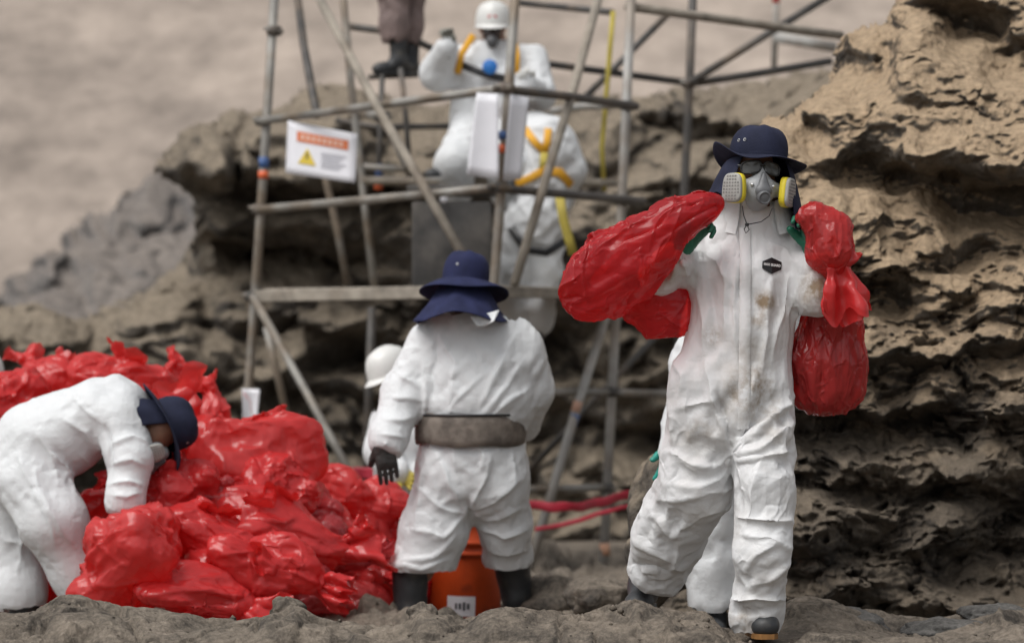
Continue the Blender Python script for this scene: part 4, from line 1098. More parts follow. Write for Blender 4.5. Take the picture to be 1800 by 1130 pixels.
def glove(M, parent, material, curl=(20, 30, 20), spread=1.0, side=1, thumb=35, cuff=0.07, h=0.0055, name='glove'):
    """Five-fingered glove. Local: wrist at the origin, fingers along +z, palm faces -y, thumb on the side of +x*side."""
    F = Field((-0.11, -0.13, -cuff - 0.03), (0.11, 0.09, 0.24), h)
    F.cone((0, 0, -cuff), (0, 0, 0.01), (0.040, 0.036), (0.032, 0.025), k=0.01)
    F.cone((0, 0, 0.0), (0, 0, 0.085), (0.033, 0.020), (0.043, 0.016), k=0.015)
    for i, (x, L) in enumerate(((-0.033, 0.066), (-0.011, 0.076), (0.011, 0.080), (0.033, 0.072))):
        x *= side
        p = A(x, 0, 0.088); ang = 0; r = 0.0105
        d = A(x * 0.6 * spread, 0, 1)
        for j, fr in enumerate((0.42, 0.32, 0.26)):
            ang += math.radians(curl[j] * (1 + 0.12 * (1.5 - i)))
            dd = norm(A(d[0], -math.sin(ang), math.cos(ang))); q = p + dd * L * fr * 1.15
            F.cone(p, q, r, r * 0.93, k=0.004); p = q; r *= 0.93
    t0 = A(0.030 * side, -0.006, 0.022); t = math.radians(thumb)
    t1 = t0 + 0.042 * norm(A(side * math.sin(t), -0.45, math.cos(t))); t2 = t1 + 0.034 * norm(A(side * math.sin(t) * 0.6, -0.75, math.cos(t)))
    F.cone(t0, t1, 0.017, 0.0125, k=0.014); F.cone(t1, t2, 0.0125, 0.010, k=0.006)
    F.plane((0, 0, -cuff), (0, 0, -1), 0.1)
    V, Q = F.skin(2)
    V = V + normals(V, Q) * (0.0022 * ridged(V * 45, 3, 4) * (V[:, 2] < 0.08))[:, None]
    return add(name, xf(M, V), Q, material, parent)

def aim(p, z, y=(0, 1, 0)):
    """4x4 frame at p with +z along z and +y near y."""
    z = norm(z); x = norm(np.cross(y, z)); yy = np.cross(z, x); M = np.eye(4); M[:3, 0], M[:3, 1], M[:3, 2], M[:3, 3] = x, yy, z, p
    return M

def boot(ankle, toe_dir, parent, shaft=0.22, r=0.062, size=0.27, sole=None, lean=(0, 0, 1), drop=0.1):
    """Rubber boot: ankle point is drop metres above the sole; toe_dir horizontal, lean along the shin."""
    a = np.asarray(ankle, float); t = norm(toe_dir); l = norm(lean)
    up = A(0, 0, 1)
    F = Field(a - 0.34, a + A(0.34, 0.34, shaft + 0.12), 0.009)
    F.cone(a, a + l * shaft, (r * 0.92, r), (r * 1.05, r * 1.08), k=0.02)
    F.cone(a - up * drop * 0.45 - t * 0.035, a - up * drop * 0.52 + t * (size - 0.15), (0.045, 0.05), (0.047, 0.042), side=np.cross(up, t), k=0.05)
    F.cone(a - up * drop * 0.55 + t * (size - 0.17), a - up * drop * 0.58 + t * (size - 0.13), (0.049, 0.040), (0.044, 0.036), side=np.cross(up, t), k=0.02)
    F.plane(a + l * shaft, l, 0.14)
    F.plane(a - up * (drop - 0.014), -up, 0.4)
    V, Q = F.skin(2)
    V = V + normals(V, Q) * (0.0015 * perlin(V * 30, 3))[:, None]
    b = root_part('boot', parent)
    add('upper', V, Q, M_RUBBER, b)
    # sole outline
    s = np.cross(up, t); prof = [(-0.075, 0.022), (-0.06, 0.036), (0.0, 0.040), (0.06, 0.042), (0.11, 0.047), (0.145, 0.040), (0.168, 0.022)]
    k = (size - 0.02) / 0.25
    outl = [a + t * x * k + s * w for x, w in prof] + [a + t * x * k - s * w for x, w in prof[::-1]]
    z0, z1 = a[2] - drop, a[2] - drop + 0.018
    lo = [A(p[0], p[1], z0) for p in outl]; hi = [A(p[0], p[1], z1) for p in outl]
    n = len(outl); VV = np.array(lo + hi); FF = [(i, (i + 1) % n, n + (i + 1) % n, n + i) for i in range(n)] + [tuple(range(n))[::-1], tuple(n + i for i in range(n))]
    add('sole', VV, FF, sole or M_RUBBER, b, smooth=False)
    return b

def respirator(M, parent, glasses=True, yellow=True):
    T = lambda V: xf(M, V)
    R = root_part('respirator', parent)
    F = Field((-0.1, -0.19, -0.14), (0.1, 0.02, 0.05), 0.005)
    F.cone((0, -0.100, -0.005), (0, -0.098, -0.075), (0.022, 0.03), (0.046, 0.045), k=0.02)
    F.cone((0, -0.098, -0.07), (0, -0.075, -0.105), (0.046, 0.042), (0.036, 0.03), k=0.02)
    for s in (-1, 1): F.cone((s * 0.02, -0.11, -0.055), (s * 0.062, -0.092, -0.062), 0.028, 0.024, k=0.015)
    F.ball((0, 0.0, -0.045), (0.066, 0.085, 0.10), k=0.01, cut=True)
    V, Q = F.skin(2); add('face_piece', T(V), Q, M_MASK, R)
    F = Field((-0.06, -0.2, -0.14), (0.06, -0.05, 0.05), 0.004)
    F.cone((0, -0.136, -0.018), (0, -0.150, -0.075), (0.008, 0.012), (0.027, 0.014), k=0.01)
    F.cone((0, -0.150, -0.07), (0, -0.146, -0.098), (0.027, 0.014), (0.024, 0.014), k=0.01)
    V, Q = F.skin(2); add('front_cover', T(V), Q, M_MASK_DARK, R)
    Mv = np.eye(4); Mv[:3, :3] = np.stack(frame(A(0, -1, -0.25)), 1); Mv[:3, 3] = (0, -0.158, -0.096)
    V, F_ = lathe([(0.0, 0.012), (0.012, 0.012), (0.0165, 0.0105), (0.0170, 0.013), (0.0205, 0.013), (0.0225, 0.009), (0.0235, -0.005), (0.022, -0.02)], 28, Mv)
    add('exhale_valve', T(V), F_, M_MASK_DARK, R)
    for s in (-1, 1):
        Mv = np.eye(4); Mv[:3, :3] = np.stack(frame(A(s * 0.5, -0.8, 0)), 1); Mv[:3, 3] = (s * 0.036, -0.136, -0.055)
        V, F_ = lathe([(0.0, 0.006), (0.004, 0.006), (0.006, 0.003), (0.006, -0.006)], 12, Mv); add('snap', T(V), F_, M_EYELET, R)
        # filter cartridge: rounded slab, coloured body, pale slotted cover
        nrm = norm(A(s * 0.80, -0.60, -0.02)); upv = norm(A(s * 0.06, -0.05, 1)); sx = norm(np.cross(upv, nrm)); upv = np.cross(nrm, sx)
        c0 = A(s * 0.092, -0.115, -0.068)
        def slab(z0, z1, w, hgt, bev=0.006):
            n = 40; t = np.linspace(0, 2 * math.pi, n, endpoint=False); e = 0.58
            cx = np.sign(np.cos(t)) * np.abs(np.cos(t)) ** e * w; cy = np.sign(np.sin(t)) * np.abs(np.sin(t)) ** e * hgt
            cx = cx * (1 + 0.12 * s * 0 - 0.16 * (cy / hgt) * 0.5)
            rings = []
            for z, k in ((z0, 0.0), (z0, 0.93), (z0 + bev * 0.4, 1.0), (z1 - bev, 1.0), (z1 - bev * 0.3, 0.97), (z1, 0.90), (z1, 0.0)):
                rings.append(c0 + nrm * z + np.outer(cx * k, sx) + np.outer(cy * k, upv))
            return loft(rings)
        cart = root_part('filter_cartridge', R)
        cart['label'] = 'yellow filter cartridge with pale grille' if yellow else 'pink filter cartridge'
        V, F_ = slab(-0.016, 0.006, 0.040, 0.050); add('cartridge_body', T(V), F_, M_YELLOW if yellow else M_MASK_DARK, cart)
        V, F_ = slab(0.004, 0.017, 0.0385, 0.0485); add('grille_cover', T(V), F_, M_GRILLE, cart)
        for i in range(6):
            for j in range(8):
                cx, cy = (i - 2.5) * 0.0115 * (1 - 0.07 * (j - 3.5) / 3.5), (j - 3.5) * 0.0108
                if (abs(i - 2.5) / 2.9) ** 3 + (abs(j - 3.5) / 4.0) ** 3 > 0.85: continue
                V, F_ = rbox(c0 + nrm * 0.0172 + sx * cx + upv * cy, (0.0068, 0.0058, 0.002), np.stack([sx, upv, nrm]), 0.0006, 1)
                add('slot', T(V), F_, M_SLOT, cart, smooth=False)
        V, F_ = rbox(c0 + nrm * -0.004 + sx * (-0.0405 * 0) - upv * 0.0508, (0.03, 0.001, 0.010), np.stack([sx, upv, nrm]), 0.0003, 1)
    return R

def safety_glasses(M, parent, material=None):
    T = lambda V: xf(M, V)
    G = root_part('safety_glasses', parent)
    def lens(s):
        n = 28; t = np.linspace(0, 2 * math.pi, n, endpoint=False); e = 0.6
        x = np.sign(np.cos(t)) * np.abs(np.cos(t)) ** e * 0.029; z = np.sign(np.sin(t)) * np.abs(np.sin(t)) ** e * 0.0195
        x = 0.034 + x; z = z - 0.004 * (x - 0.034) / 0.03
        y = -0.112 + 6.0 * x * x
        return np.stack([s * x, y, z + 0.002], 1)
    for s in (-1, 1):
        L = lens(s); c = L.mean(0)
        V = np.concatenate([L, c + (L - c) * 0.5 - A(0, 0.002, 0), [c - A(0, 0.003, 0)]]); n = len(L)
        F = [(i, (i + 1) % n, n + (i + 1) % n, n + i) for i in range(n)] + [(n + i, n + (i + 1) % n, 2 * n) for i in range(n)]
        add('lens', T(V), F, M_LENS, G)
        V, F = tube(list(L) + [L[0], L[1]], 0.0032, 8, cap=False); add('rim', T(V), F, M_BLACK, G)
        V, F = tube([A(s * 0.064, -0.088, 0.004), A(s * 0.078, -0.06, 0.006), A(s * 0.083, 0.0, 0.006), A(s * 0.081, 0.03, -0.01)], 1, 8, flat=(0.0022, 0.006)); add('temple', T(V), F, M_BLACK, G)
    V, F = tube([A(-0.008, -0.113, 0.008), A(0, -0.117, 0.011), A(0.008, -0.113, 0.008)], 0.0035, 8); add('bridge', T(V), F, M_BLACK, G)
    return G

def helmet(M, parent, logo=False):
    T = lambda V: xf(M, V)
    H = root_part('helmet', parent); n = 48; th = np.linspace(0, 2 * math.pi, n, endpoint=False)
    a, b = 0.112, 0.138; rings = []
    for s, z in ((1.0, 0.03), (1.0, 0.06), (0.965, 0.095), (0.88, 0.13), (0.72, 0.158), (0.45, 0.176), (0.2, 0.183), (0.02, 0.185)):
        ridge = 0.006 * np.exp(-(np.cos(th) / 0.25) ** 2) * (z > 0.08)
        rings.append(np.stack([a * s * np.cos(th), b * s * np.sin(th), z + ridge], 1))
    V, F = loft(rings); add('shell', T(V), F, M_HELMET, H)
    front = np.clip(-np.sin(th), 0, 1) ** 2
    rings = [np.stack([a * (1 + (0.06 + 0.0 * front) * u) * np.cos(th), b * (1 + (0.05 + 0.33 * front) * u) * np.sin(th), 0.034 - 0.012 * u - 0.012 * front * u], 1) for u in (0, 0.5, 1)]
    V, F = loft(rings + [r - A(0, 0, 0.005) for r in rings[::-1]]); add('visor_rim', T(V), F, M_HELMET, H)
    if logo:
        V, F = rbox((0.0, -0.134, 0.082), (0.055, 0.006, 0.018), None, 0.002, 1); V[:, 1] += 3.5 * V[:, 0] ** 2 * 1.2
        add('emblem', T(V), F, mat('emblem_red', (0.55, 0.05, 0.04), 0.5), H)
    return H

SKIN = mat('skin', (0.30, 0.155, 0.10), 0.5, var=0.12, scale=30)
M_HAT2 = mat('blue_navy_cotton', (0.020, 0.024, 0.066), 0.85, var=0.25, scale=14, bump=0.0025, bscale=190, spec=0.2)
M_HAT = mat('navy_cotton', (0.018, 0.021, 0.043), 0.85, var=0.22, scale=14, bump=0.0025, bscale=190, spec=0.2)
M_EYELET = mat('eyelet_metal', (0.5, 0.5, 0.5), 0.35, metal=0.8)
M_RUBBER = mat('black_rubber', (0.030, 0.032, 0.035), 0.5, var=0.3, scale=12, color2=(0.10, 0.09, 0.075), cscale=10, cmix=(0.55, 0.8))
M_SOLE = mat('tan_sole', (0.22, 0.105, 0.03), 0.7, var=0.3, scale=30)
M_MASK = mat('mask_silicone', (0.30, 0.31, 0.32), 0.5, var=0.1)
M_MASK_DARK = mat('mask_cover', (0.115, 0.118, 0.125), 0.45, var=0.1)
M_YELLOW = mat('cartridge_yellow', (0.72, 0.58, 0.03), 0.5, var=0.08)
M_GRILLE = mat('grille_plastic', (0.34, 0.335, 0.315), 0.55, var=0.1)
M_SLOT = mat('grille_slot', (0.20, 0.195, 0.185), 0.8, var=0.3, scale=60)
M_BLACK = mat('black_plastic', (0.012, 0.012, 0.014), 0.35, var=0.1)
M_LENS = mat('lens_grey', (0.045, 0.045, 0.043), 0.14, var=0.3, scale=9, spec=0.6)
M_HELMET = mat('helmet_white', (0.66, 0.66, 0.64), 0.35, var=0.05)
M_GREEN = mat('green_nitrile', (0.012, 0.145, 0.085), 0.45, var=0.2, scale=20, bump=0.003, bscale=120)
M_BLACKGLOVE = mat('black_nitrile', (0.035, 0.033, 0.032), 0.5, var=0.3, scale=20, bump=0.003, bscale=100)
M_REDBAG = plastic_mat('red_polythene')
M_REDBAG_CLEAR = plastic_mat('red_polythene_clear', color=(0.50, 0.026, 0.032), trans=(0.8, 0.05, 0.045), clear=0.50, transl=0.3, rough=0.12)
M_REDBAG_DULL = plastic_mat('red_polythene_full', color=(0.46, 0.022, 0.022), trans=(0.6, 0.04, 0.03), clear=0.34, transl=0.22, rough=0.13)
M_REFUSE = mat('oily_refuse', (0.10, 0.045, 0.035), 0.8, var=0.5, scale=10, bump=0.02, bscale=14)
# ------------------------------------------------------------------ the walking man with the two red bags
BAG_STAGES = ((90, 1.0, 0.012, 0.18, 0.012), (24, 0.8, 0.02, 0.25, 0.003), (6, 0.4, 0.04, 0.3, 0.001))
def bag_cloth(lumps, h=0.030, k=0.05, seed=1, spare=0.14, contents=None, g=0.0001, pin=None, stretch=None, stages=BAG_STAGES):
    """Thin bag: the lumps' hull grown with spare film that has to crease."""
    pts = np.array([p for c in lumps for p, _, _ in c]); r = max(max(a, b) for c in lumps for _, a, b in c)
    F = Field(pts.min(0) - r - 0.08, pts.max(0) + r + 0.08, h)
    for c in lumps: F.chain(c, k=k)
    V, Q = F.skin(3)
    body = None
    if contents is not None:
        body = Field(F.lo, F.lo + F.h * (F.n - 1), 0.02)
        for c in lumps: body.chain([(p, a * contents, b * contents) for p, a, b in c], k=k)
    st = stretch or (lambda m, d: spare * np.clip(1 + perlin(m / 0.14, seed + 5), 0.1, 2.3))
    return fold_stages(V, Q, body, st, seed, stages, g, pin)

def crumple(V, Q, amps, sizes, seed, ax=None, stretch=0.5, mask=None):
    """Crisp crumpling: flat facets and straight creases, drawn out along ax."""
    n = normals(V, Q); q = V
    if ax is not None:
        ax = norm(ax); q = V - stretch * np.outer(V @ ax, ax)
    q = q + 0.02 * np.stack([perlin(V * 5, seed + 1), perlin(V * 5, seed + 2), perlin(V * 5, seed + 3)], 1)
    r = sum(a * facets(q / sz, seed + 3 * k) for k, (a, sz) in enumerate(zip(amps, sizes)))
    if mask is not None: r = r * mask(V)
    return V + n * r[:, None]

def film_relief(V, Q, amp, size, ax, seed, stretch=0.6):
    return crumple(V, Q, (amp, amp * 0.5, amp * 0.2), (size, size * 0.45, size * 0.2), seed, ax, stretch)

def fan_film(p, d, up, length, w0, w1, seed, pleats=5, amp=0.035, n=30, bend=0.0):
    """Loose end of a bag beyond its tie: film gathered at p that flares along d, pleated and crumpled; a closed double sheet."""
    rs = np.random.RandomState(seed); d = norm(d); s = norm(np.cross(up, d)); u3 = np.cross(d, s); rings = []
    th = np.linspace(0, 2 * math.pi, 64, endpoint=False); ph = rs.rand() * 6; cs = np.cos(th)
    rag = perlin(np.stack([cs * 2.2 + seed, np.sin(th) * 0.6, 0 * th], 1), seed)
    for v in np.linspace(0, 1, n):
        w = (w0 + (w1 - w0) * v ** 0.75) / 2; t = max(0.25 * w0, 0.16 * w) * (1 - 0.35 * v)
        wav = np.sin(pleats * (cs + 0.35 * np.sin(2.3 * cs + ph)) * 1.7 + ph + 1.2 * v) + 0.9 * perlin(np.stack([cs * 1.6, 0 * th + v * 1.5, 0 * th + seed], 1), seed + 4)
        cy = w * cs * (1 + 0.25 * v * math.sin(4 * v + ph)); cz = t * np.sin(th) + amp * v ** 0.8 * wav
        x = length * v * (1 - 0.16 * cs ** 2 * v + 0.35 * v * rag)
        rings.append(np.asarray(p) + np.outer(x, d) + np.outer(cy, s) + np.outer(cz + bend * v * v, u3))
    V, F = loft(rings); Q = np.array(F)
    V = V + normals(V, Q) * (0.60 * amp * facets(V / (0.35 * length + 0.02), seed) + 0.32 * amp * facets(V / (0.15 * length + 0.01), seed + 2))[:, None]
    return V, Q

M_COLLAR = suit_mat('suit_collar', [], dirt=0.25)
def person_carrier():
    base = P(1300, 1118, 9.95)
    p = root('person', 'walking person in soiled white coverall, navy hat and yellow-cartridge respirator carrying two red bags', 'person', base)
    torso = [S(1328, 330, 10.0, 56, 0.085), S(1326, 362, 10.02, 62, 0.085), S(1320, 392, 10.03, 78, 0.095), S(1316, 425, 10.03, 96, 0.115), S(1312, 480, 10.0, 103, 0.135), S(1303, 580, 9.98, 92, 0.14), S(1286, 670, 9.98, 108, 0.15), S(1283, 735, 9.99, 110, 0.15)]
    legb = [S(1232, 735, 10.0, 58, 0.125), S(1222, 850, 10.03, 66, 0.12), S(1176, 935, 10.2, 62, 0.115), S(1154, 1000, 10.32, 50, 0.105), S(1146, 1040, 10.4, 46, 0.10)]
    legf = [S(1338, 735, 9.98, 56, 0.125), S(1343, 850, 9.86, 52, 0.115), S(1340, 960, 9.83, 50, 0.11), S(1333, 1060, 9.88, 45, 0.10), S(1327, 1118, 9.92, 42, 0.10)]
    arml = [S(1240, 428, 10.03, 40, 0.08), S(1160, 478, 9.95, 38, 0.07), S(1212, 425, 9.84, 30, 0.06)]
    armr = [S(1398, 430, 10.03, 40, 0.08), S(1436, 518, 9.90, 34, 0.07), S(1426, 428, 9.90, 27, 0.055)]
    chains = [torso, legb, legf, arml, armr]
    head = pose(P(1322, 300, 9.97), yaw=12, pitch=-1, roll=4)
    B = body_field([torso, legb, legf] + [[(q, a * 0.55, b * 0.55) for q, a, b in c] for c in (arml, armr)], head, f=0.70)
    put_body(B, p, SKIN)
    cuts = [(P(1328, 342, 10.0), A(0.1, -0.1, 1)), (P(1156, 1006, 10.34), P(1146, 1045, 10.42) - P(1164, 990, 10.3)), (P(1329, 1100, 9.91), P(1328, 1115, 9.92) - P(1333, 1060, 9.9)),
            (P(1206, 431, 9.855), P(1212, 425, 9.84) - P(1160, 478, 9.95), 0.001), (P(1427, 440, 9.9), P(1426, 428, 9.90) - P(1436, 518, 9.90), 0.001)]
    def st(m, d):
        z = m[:, 2]; n = perlin(m / 0.22, 3)
        low = 1 - sstep(0.1, 0.5, z)              # bunched over the boots
        hip = np.exp(-((z - 0.68) / 0.14) ** 2)
        return 1.25 * (0.006 + 0.05 * low * d[:, 2] ** 2 + 0.03 * hip + 0.035 * d[:, 0] ** 2) * np.clip(0.6 + 1.6 * n, 0.0, 2)
    V, Q = garment(chains, cuts, B, k=0.028, seed=7, stretch=st)
    V = creases(V, Q, [
        ([(1296, 400), (1292, 520), (1290, 640)], 0.006, 0.0101), ([(1320, 398), (1318, 520), (1312, 690)], 0.006, 0.0087), ([(1243, 455), (1250, 540), (1262, 600)], 0.014, -0.0174), ([(1268, 430), (1274, 500), (1270, 590)], 0.013, 0.0174),
        ([(1352, 500), (1346, 590), (1334, 660)], 0.012, 0.0188), ([(1386, 490), (1372, 560), (1352, 640)], 0.014, 0.0174), ([(1225, 500), (1236, 570), (1230, 630)], 0.014, 0.0174), ([(1400, 460), (1380, 440), (1350, 430)], 0.012, 0.0116),
        ([(1232, 440), (1262, 460), (1285, 500)], 0.012, 0.0145), ([(1185, 640), (1180, 700), (1182, 780)], 0.015, 0.0174),
        ([(1238, 640), (1252, 700), (1282, 780)], 0.016, 0.022), ([(1262, 690), (1276, 750), (1286, 790)], 0.012, -0.0319), ([(1325, 650), (1312, 720), (1292, 790)], 0.014, 0.0261), ([(1190, 722), (1230, 712), (1268, 700)], 0.012, 0.0145),
        ([(1285, 800), (1250, 820), (1215, 812), (1175, 790)], 0.013, 0.0261), ([(1286, 812), (1262, 842), (1225, 856), (1180, 850)], 0.014, 0.0217), ([(1292, 792), (1330, 762), (1392, 700)], 0.011, 0.0261), ([(1294, 800), (1340, 785), (1394, 745)], 0.011, 0.0247),
        ([(1296, 812), (1345, 806), (1394, 792)], 0.012, 0.0203), ([(1292, 830), (1292, 880), (1290, 905)], 0.012, -0.0232), ([(1340, 812), (1326, 860), (1310, 930)], 0.013, 0.0188), ([(1292, 906), (1340, 914), (1398, 920)], 0.009, 0.0232),
        ([(1300, 940), (1350, 946), (1392, 965)], 0.012, 0.0159), ([(1312, 1002), (1330, 975), (1372, 950)], 0.012, 0.0174), ([(1390, 985), (1350, 1020), (1322, 1030)], 0.011, 0.0159), ([(1282, 1058), (1330, 1052), (1378, 1056)], 0.010, 0.0261),
        ([(1290, 1075), (1330, 1080), (1372, 1072)], 0.010, -0.0174), ([(1165, 880), (1220, 872), (1288, 858)], 0.014, 0.0203), ([(1150, 905), (1182, 940), (1236, 902), (1280, 890)], 0.013, 0.0188), ([(1120, 945), (1160, 975), (1205, 1000)], 0.012, 0.0203),
        ([(1108, 990), (1150, 1000), (1198, 1008)], 0.010, -0.0174), ([(1200, 930), (1190, 970), (1182, 1010)], 0.012, 0.0174), ([(1172, 600), (1200, 660), (1196, 720)], 0.014, 0.0145), ([(1376, 640), (1384, 700), (1380, 760)], 0.014, 0.0145),
        ([(1175, 455), (1185, 470), (1180, 490)], 0.010, 0.0174), ([(1195, 450), (1205, 468), (1212, 490)], 0.010, 0.0145)])
    V, Q = subdivide(V, Q); V = laplace(V, Q, 0.4)
    V = crumple(V, Q, (0.010, 0.0055, 0.0020), (0.13, 0.06, 0.026), 3, A(0.12, 0, 1), 0.72, mask=lambda v: sstep(0.66, 0.85, v[:, 2]))
    V = crumple(V, Q, (0.013, 0.007, 0.0026), (0.14, 0.065, 0.03), 11, A(0.8, 0.2, 0.5), 0.6, mask=lambda v: 1 - sstep(0.66, 0.85, v[:, 2]))
    V = crinkle(V, Q, 170, 5, along=lambda q: (0.8, 0.3, 0.5) if q[2] < 0.8 else (0.25, 0.2, 1), where=lambda v: 0.35 + (v[:, 2] < 0.85) + (np.abs(v[:, 0] - 0.82) > 0.16) * (v[:, 2] > 1.2))
    o = ORIG[p.name]
    stn = [(*(P(px, py, 9.85) - o), r, s) for px, py, r, s in ((1320, 690, 0.16, 0.8), (1345, 530, 0.06, 0.9), (1330, 930, 0.14, 0.5), (1350, 1000, 0.16, 0.45), (1210, 940, 0.16, 0.5), (1150, 990, 0.14, 0.55), (1230, 760, 0.12, 0.35), (1250, 590, 0.06, 0.8), (1285, 430, 0.03, 0.7), (1345, 905, 0.05, 0.95), (1300, 1080, 0.12, 0.5), (1360, 740, 0.12, 0.4),
                                                              (1200, 980, 0.12, 0.4), (1250, 900, 0.14, 0.3), (1290, 1000, 0.08, 0.45), (1320, 620, 0.1, 0.35), (1165, 470, 0.10, 0.7), (1440, 505, 0.11, 0.9), (1330, 560, 0.07, 0.5))]
    add('coverall', V, Q, suit_mat('suit_carrier', stn, dirt=0.55), p)
    # storm flap over the zip and a chest seam
    def front(px, py):
        c = P(px, py, 9.98); i = np.argsort((V[:, 0] - c[0]) ** 2 + (V[:, 2] - c[2]) ** 2 + (V[:, 1] > 9.98) * 1.0)[:6]
        return A(c[0], V[i, 1].mean() - 0.002, c[2])
    pts = [(1307 - 0.02 * (py - 400), py) for py in range(402, 760, 9)]; rows = []
    for px, py in pts:
        a_, b_ = front(px - 10, py), front(px + 10, py); yy = min(a_[1], b_[1]); rows.append([A(a_[0], a_[1] - 0.001, a_[2]), A(a_[0] + 0.003, a_[1] - 0.006, a_[2]), A(b_[0] - 0.003, b_[1] - 0.006, b_[2]), A(b_[0], b_[1] - 0.001, b_[2])])
    R_ = np.array(rows); R_[1:-1, :, 1] = (R_[:-2, :, 1] + R_[1:-1, :, 1] * 2 + R_[2:, :, 1]) / 4; Vf, Ff = loft(list(R_), closed=False)
    add('storm_flap', Vf, Ff, bpy.data.materials['suit_carrier'], p)
    # chest emblem: black hexagon with white lettering
    hx = [(1352, 455), (1370, 463), (1369, 476), (1351, 484), (1334, 474), (1335, 462)]
    ring = [front(*q) - A(0, 0.003, 0) for q in hx]; c = front(1352, 469) - A(0, 0.005, 0)
    nV, nF = [c] + ring, [(0, i + 1, (i + 1) % 6 + 1) for i in range(6)]
    emb = add('chest_emblem', np.array(nV), nF, M_BLACK, p, smooth=False); emb['label'] = 'black hexagon emblem with white lettering'
    dirx = norm(front(1368, 470) - front(1336, 467))
    def text(body, size, at_px, dz, mname):
        cu = bpy.data.curves.new('lettering', 'FONT'); cu.body = body; cu.size = size; cu.align_x = 'CENTER'; cu.align_y = 'CENTER'; cu.offset = 0.0007 if size > 0.01 else 0
        ob = bpy.data.objects.new('tmp', cu); COL.objects.link(ob); dg = bpy.context.evaluated_depsgraph_get(); me = bpy.data.meshes.new_from_object(ob.evaluated_get(dg))
        n = len(me.vertices); co = np.zeros(n * 3, np.float32); me.vertices.foreach_get('co', co); co = co.reshape(-1, 3)
        F = [list(q.vertices) for q in me.polygons]; bpy.data.objects.remove(ob)
        W = c + np.outer(co[:, 0], dirx) + np.outer(co[:, 1], norm(A(0.03, 0, 1))) + A(0, -0.004, dz)
        return W, F
    W, F = text('MAX GUARD', 0.0112, None, 0.001, None); t = add('lettering', W, F, mat('print_white', (0.75, 0.75, 0.75), 0.6), p, smooth=False)
    # hat, mask, glasses
    def brim(t):
        c, s = math.cos(t), math.sin(t)
        r = 1.50 + 0.22 * max(c, 0) ** 2 + 0.10 * max(-c, 0)
        z = -0.024 - 0.012 * (s < 0) * math.sin(t * 2) + 0.072 * max(-c, 0) ** 3 - 0.012 * max(c, 0) + 0.012 * max(-s, 0) ** 6
        z += 0.02 * max(c, 0) ** 8
        return r, z
    hm = pose(P(1333, 299, 9.97), yaw=12, pitch=-4, roll=4, s=1.05)
    hat(hm, p, brim, flap=(-48, 222), crown=0.90, flare=0.6, flap_len=0.20, flap_out=1.75, seed=3, badge=(208, 222), flap_z=lambda t: 0.15 + 0.09 * max(math.cos(t), 0) ** 0.5 + 0.02 * math.sin(5 * t))
    mk = head.copy(); mk[:3, :3] = mk[:3, :3] * 1.04; mk[:3, 3] = mk[:3, 3] + A(0, 0.004, -0.008)
    respirator(mk, p); gl = head.copy(); gl[:3, :3] = gl[:3, :3] * 1.08; gl[:3, 3] = gl[:3, 3] + A(0, -0.006, -0.004); safety_glasses(gl, p)
    # stand-up collar, turned out at the front
    th = np.linspace(math.radians(-60), math.radians(240), 50); rings = []
    for py, rx, ry in ((402, 0.158, 0.128), (385, 0.140, 0.118), (366, 0.128, 0.112), (350, 0.124, 0.112), (343, 0.128, 0.118)):
        cc = P(1327, py, 10.02); rings.append(np.stack([cc[0] + rx * np.cos(th + math.pi) * (1 + 0.02 * np.sin(7 * th)), cc[1] + ry * np.sin(th), cc[2] + 0.006 * np.sin(5 * th) - 0.03 * np.abs(np.cos((th - math.pi / 2) / 2 * 0.98)) * 0 - 0.035 * sstep(0.3, 1.0, -np.sin(th))], 1))
    Vc, Fc = loft(rings, closed=False); Vi = Vc.copy(); ctr = P(1327, 370, 10.02); Vi[:, :2] = ctr[:2] + (Vi[:, :2] - ctr[:2]) * 0.97; m_ = len(Vc)
    add('collar', np.concatenate([Vc, Vi]), list(Fc) + [tuple(i + m_ for i in f[::-1]) for f in Fc], M_COLLAR, p)
    # head strap cord with toggle on the chest
    c0, c1, tg = P(1305, 362, 9.80), P(1357, 366, 9.80), P(1313, 395, 9.84)
    V1, F1 = tube([c0, P(1307, 378, 9.82), tg], 0.0018, 6); V2, F2 = tube([c1, P(1352, 380, 9.82), P(1338, 390, 9.83), tg], 0.0018, 6)
    V3, F3 = tube([tg, P(1308, 403, 9.85), P(1311, 410, 9.85), P(1317, 404, 9.85), tg], 0.0018, 6); V4, F4 = rbox(tg, (0.014, 0.012, 0.011), None, 0.003, 1)
    V5, F5 = merge((V1, F1), (V2, F2), (V3, F3), (V4, F4)); add('drawcord', V5, F5, M_BLACK, p)
    # gloves and boots
    glove(aim(P(1203, 430, 9.86), P(1250, 372, 9.84) - P(1203, 430, 9.86), y=(-0.3, 0.9, 0.2)), p, M_GREEN, curl=(45, 45, 35), side=-1, thumb=30)
    glove(aim(P(1430, 436, 9.90), P(1424, 385, 9.89) - P(1430, 436, 9.90), y=(0.5, 0.85, 0)), p, M_GREEN, curl=(55, 55, 40), side=-1, thumb=34)
    boot(P(1333, 1066, 9.93), (0.12, -1, 0), p, drop=0.10, sole=M_SOLE, size=0.26)
    boot(P(1132, 1022, 10.42), (-0.25, -1, -0.2), p, shaft=0.14, drop=0.10, lean=P(1165, 965, 10.3) - P(1136, 1022, 10.42))
    return p

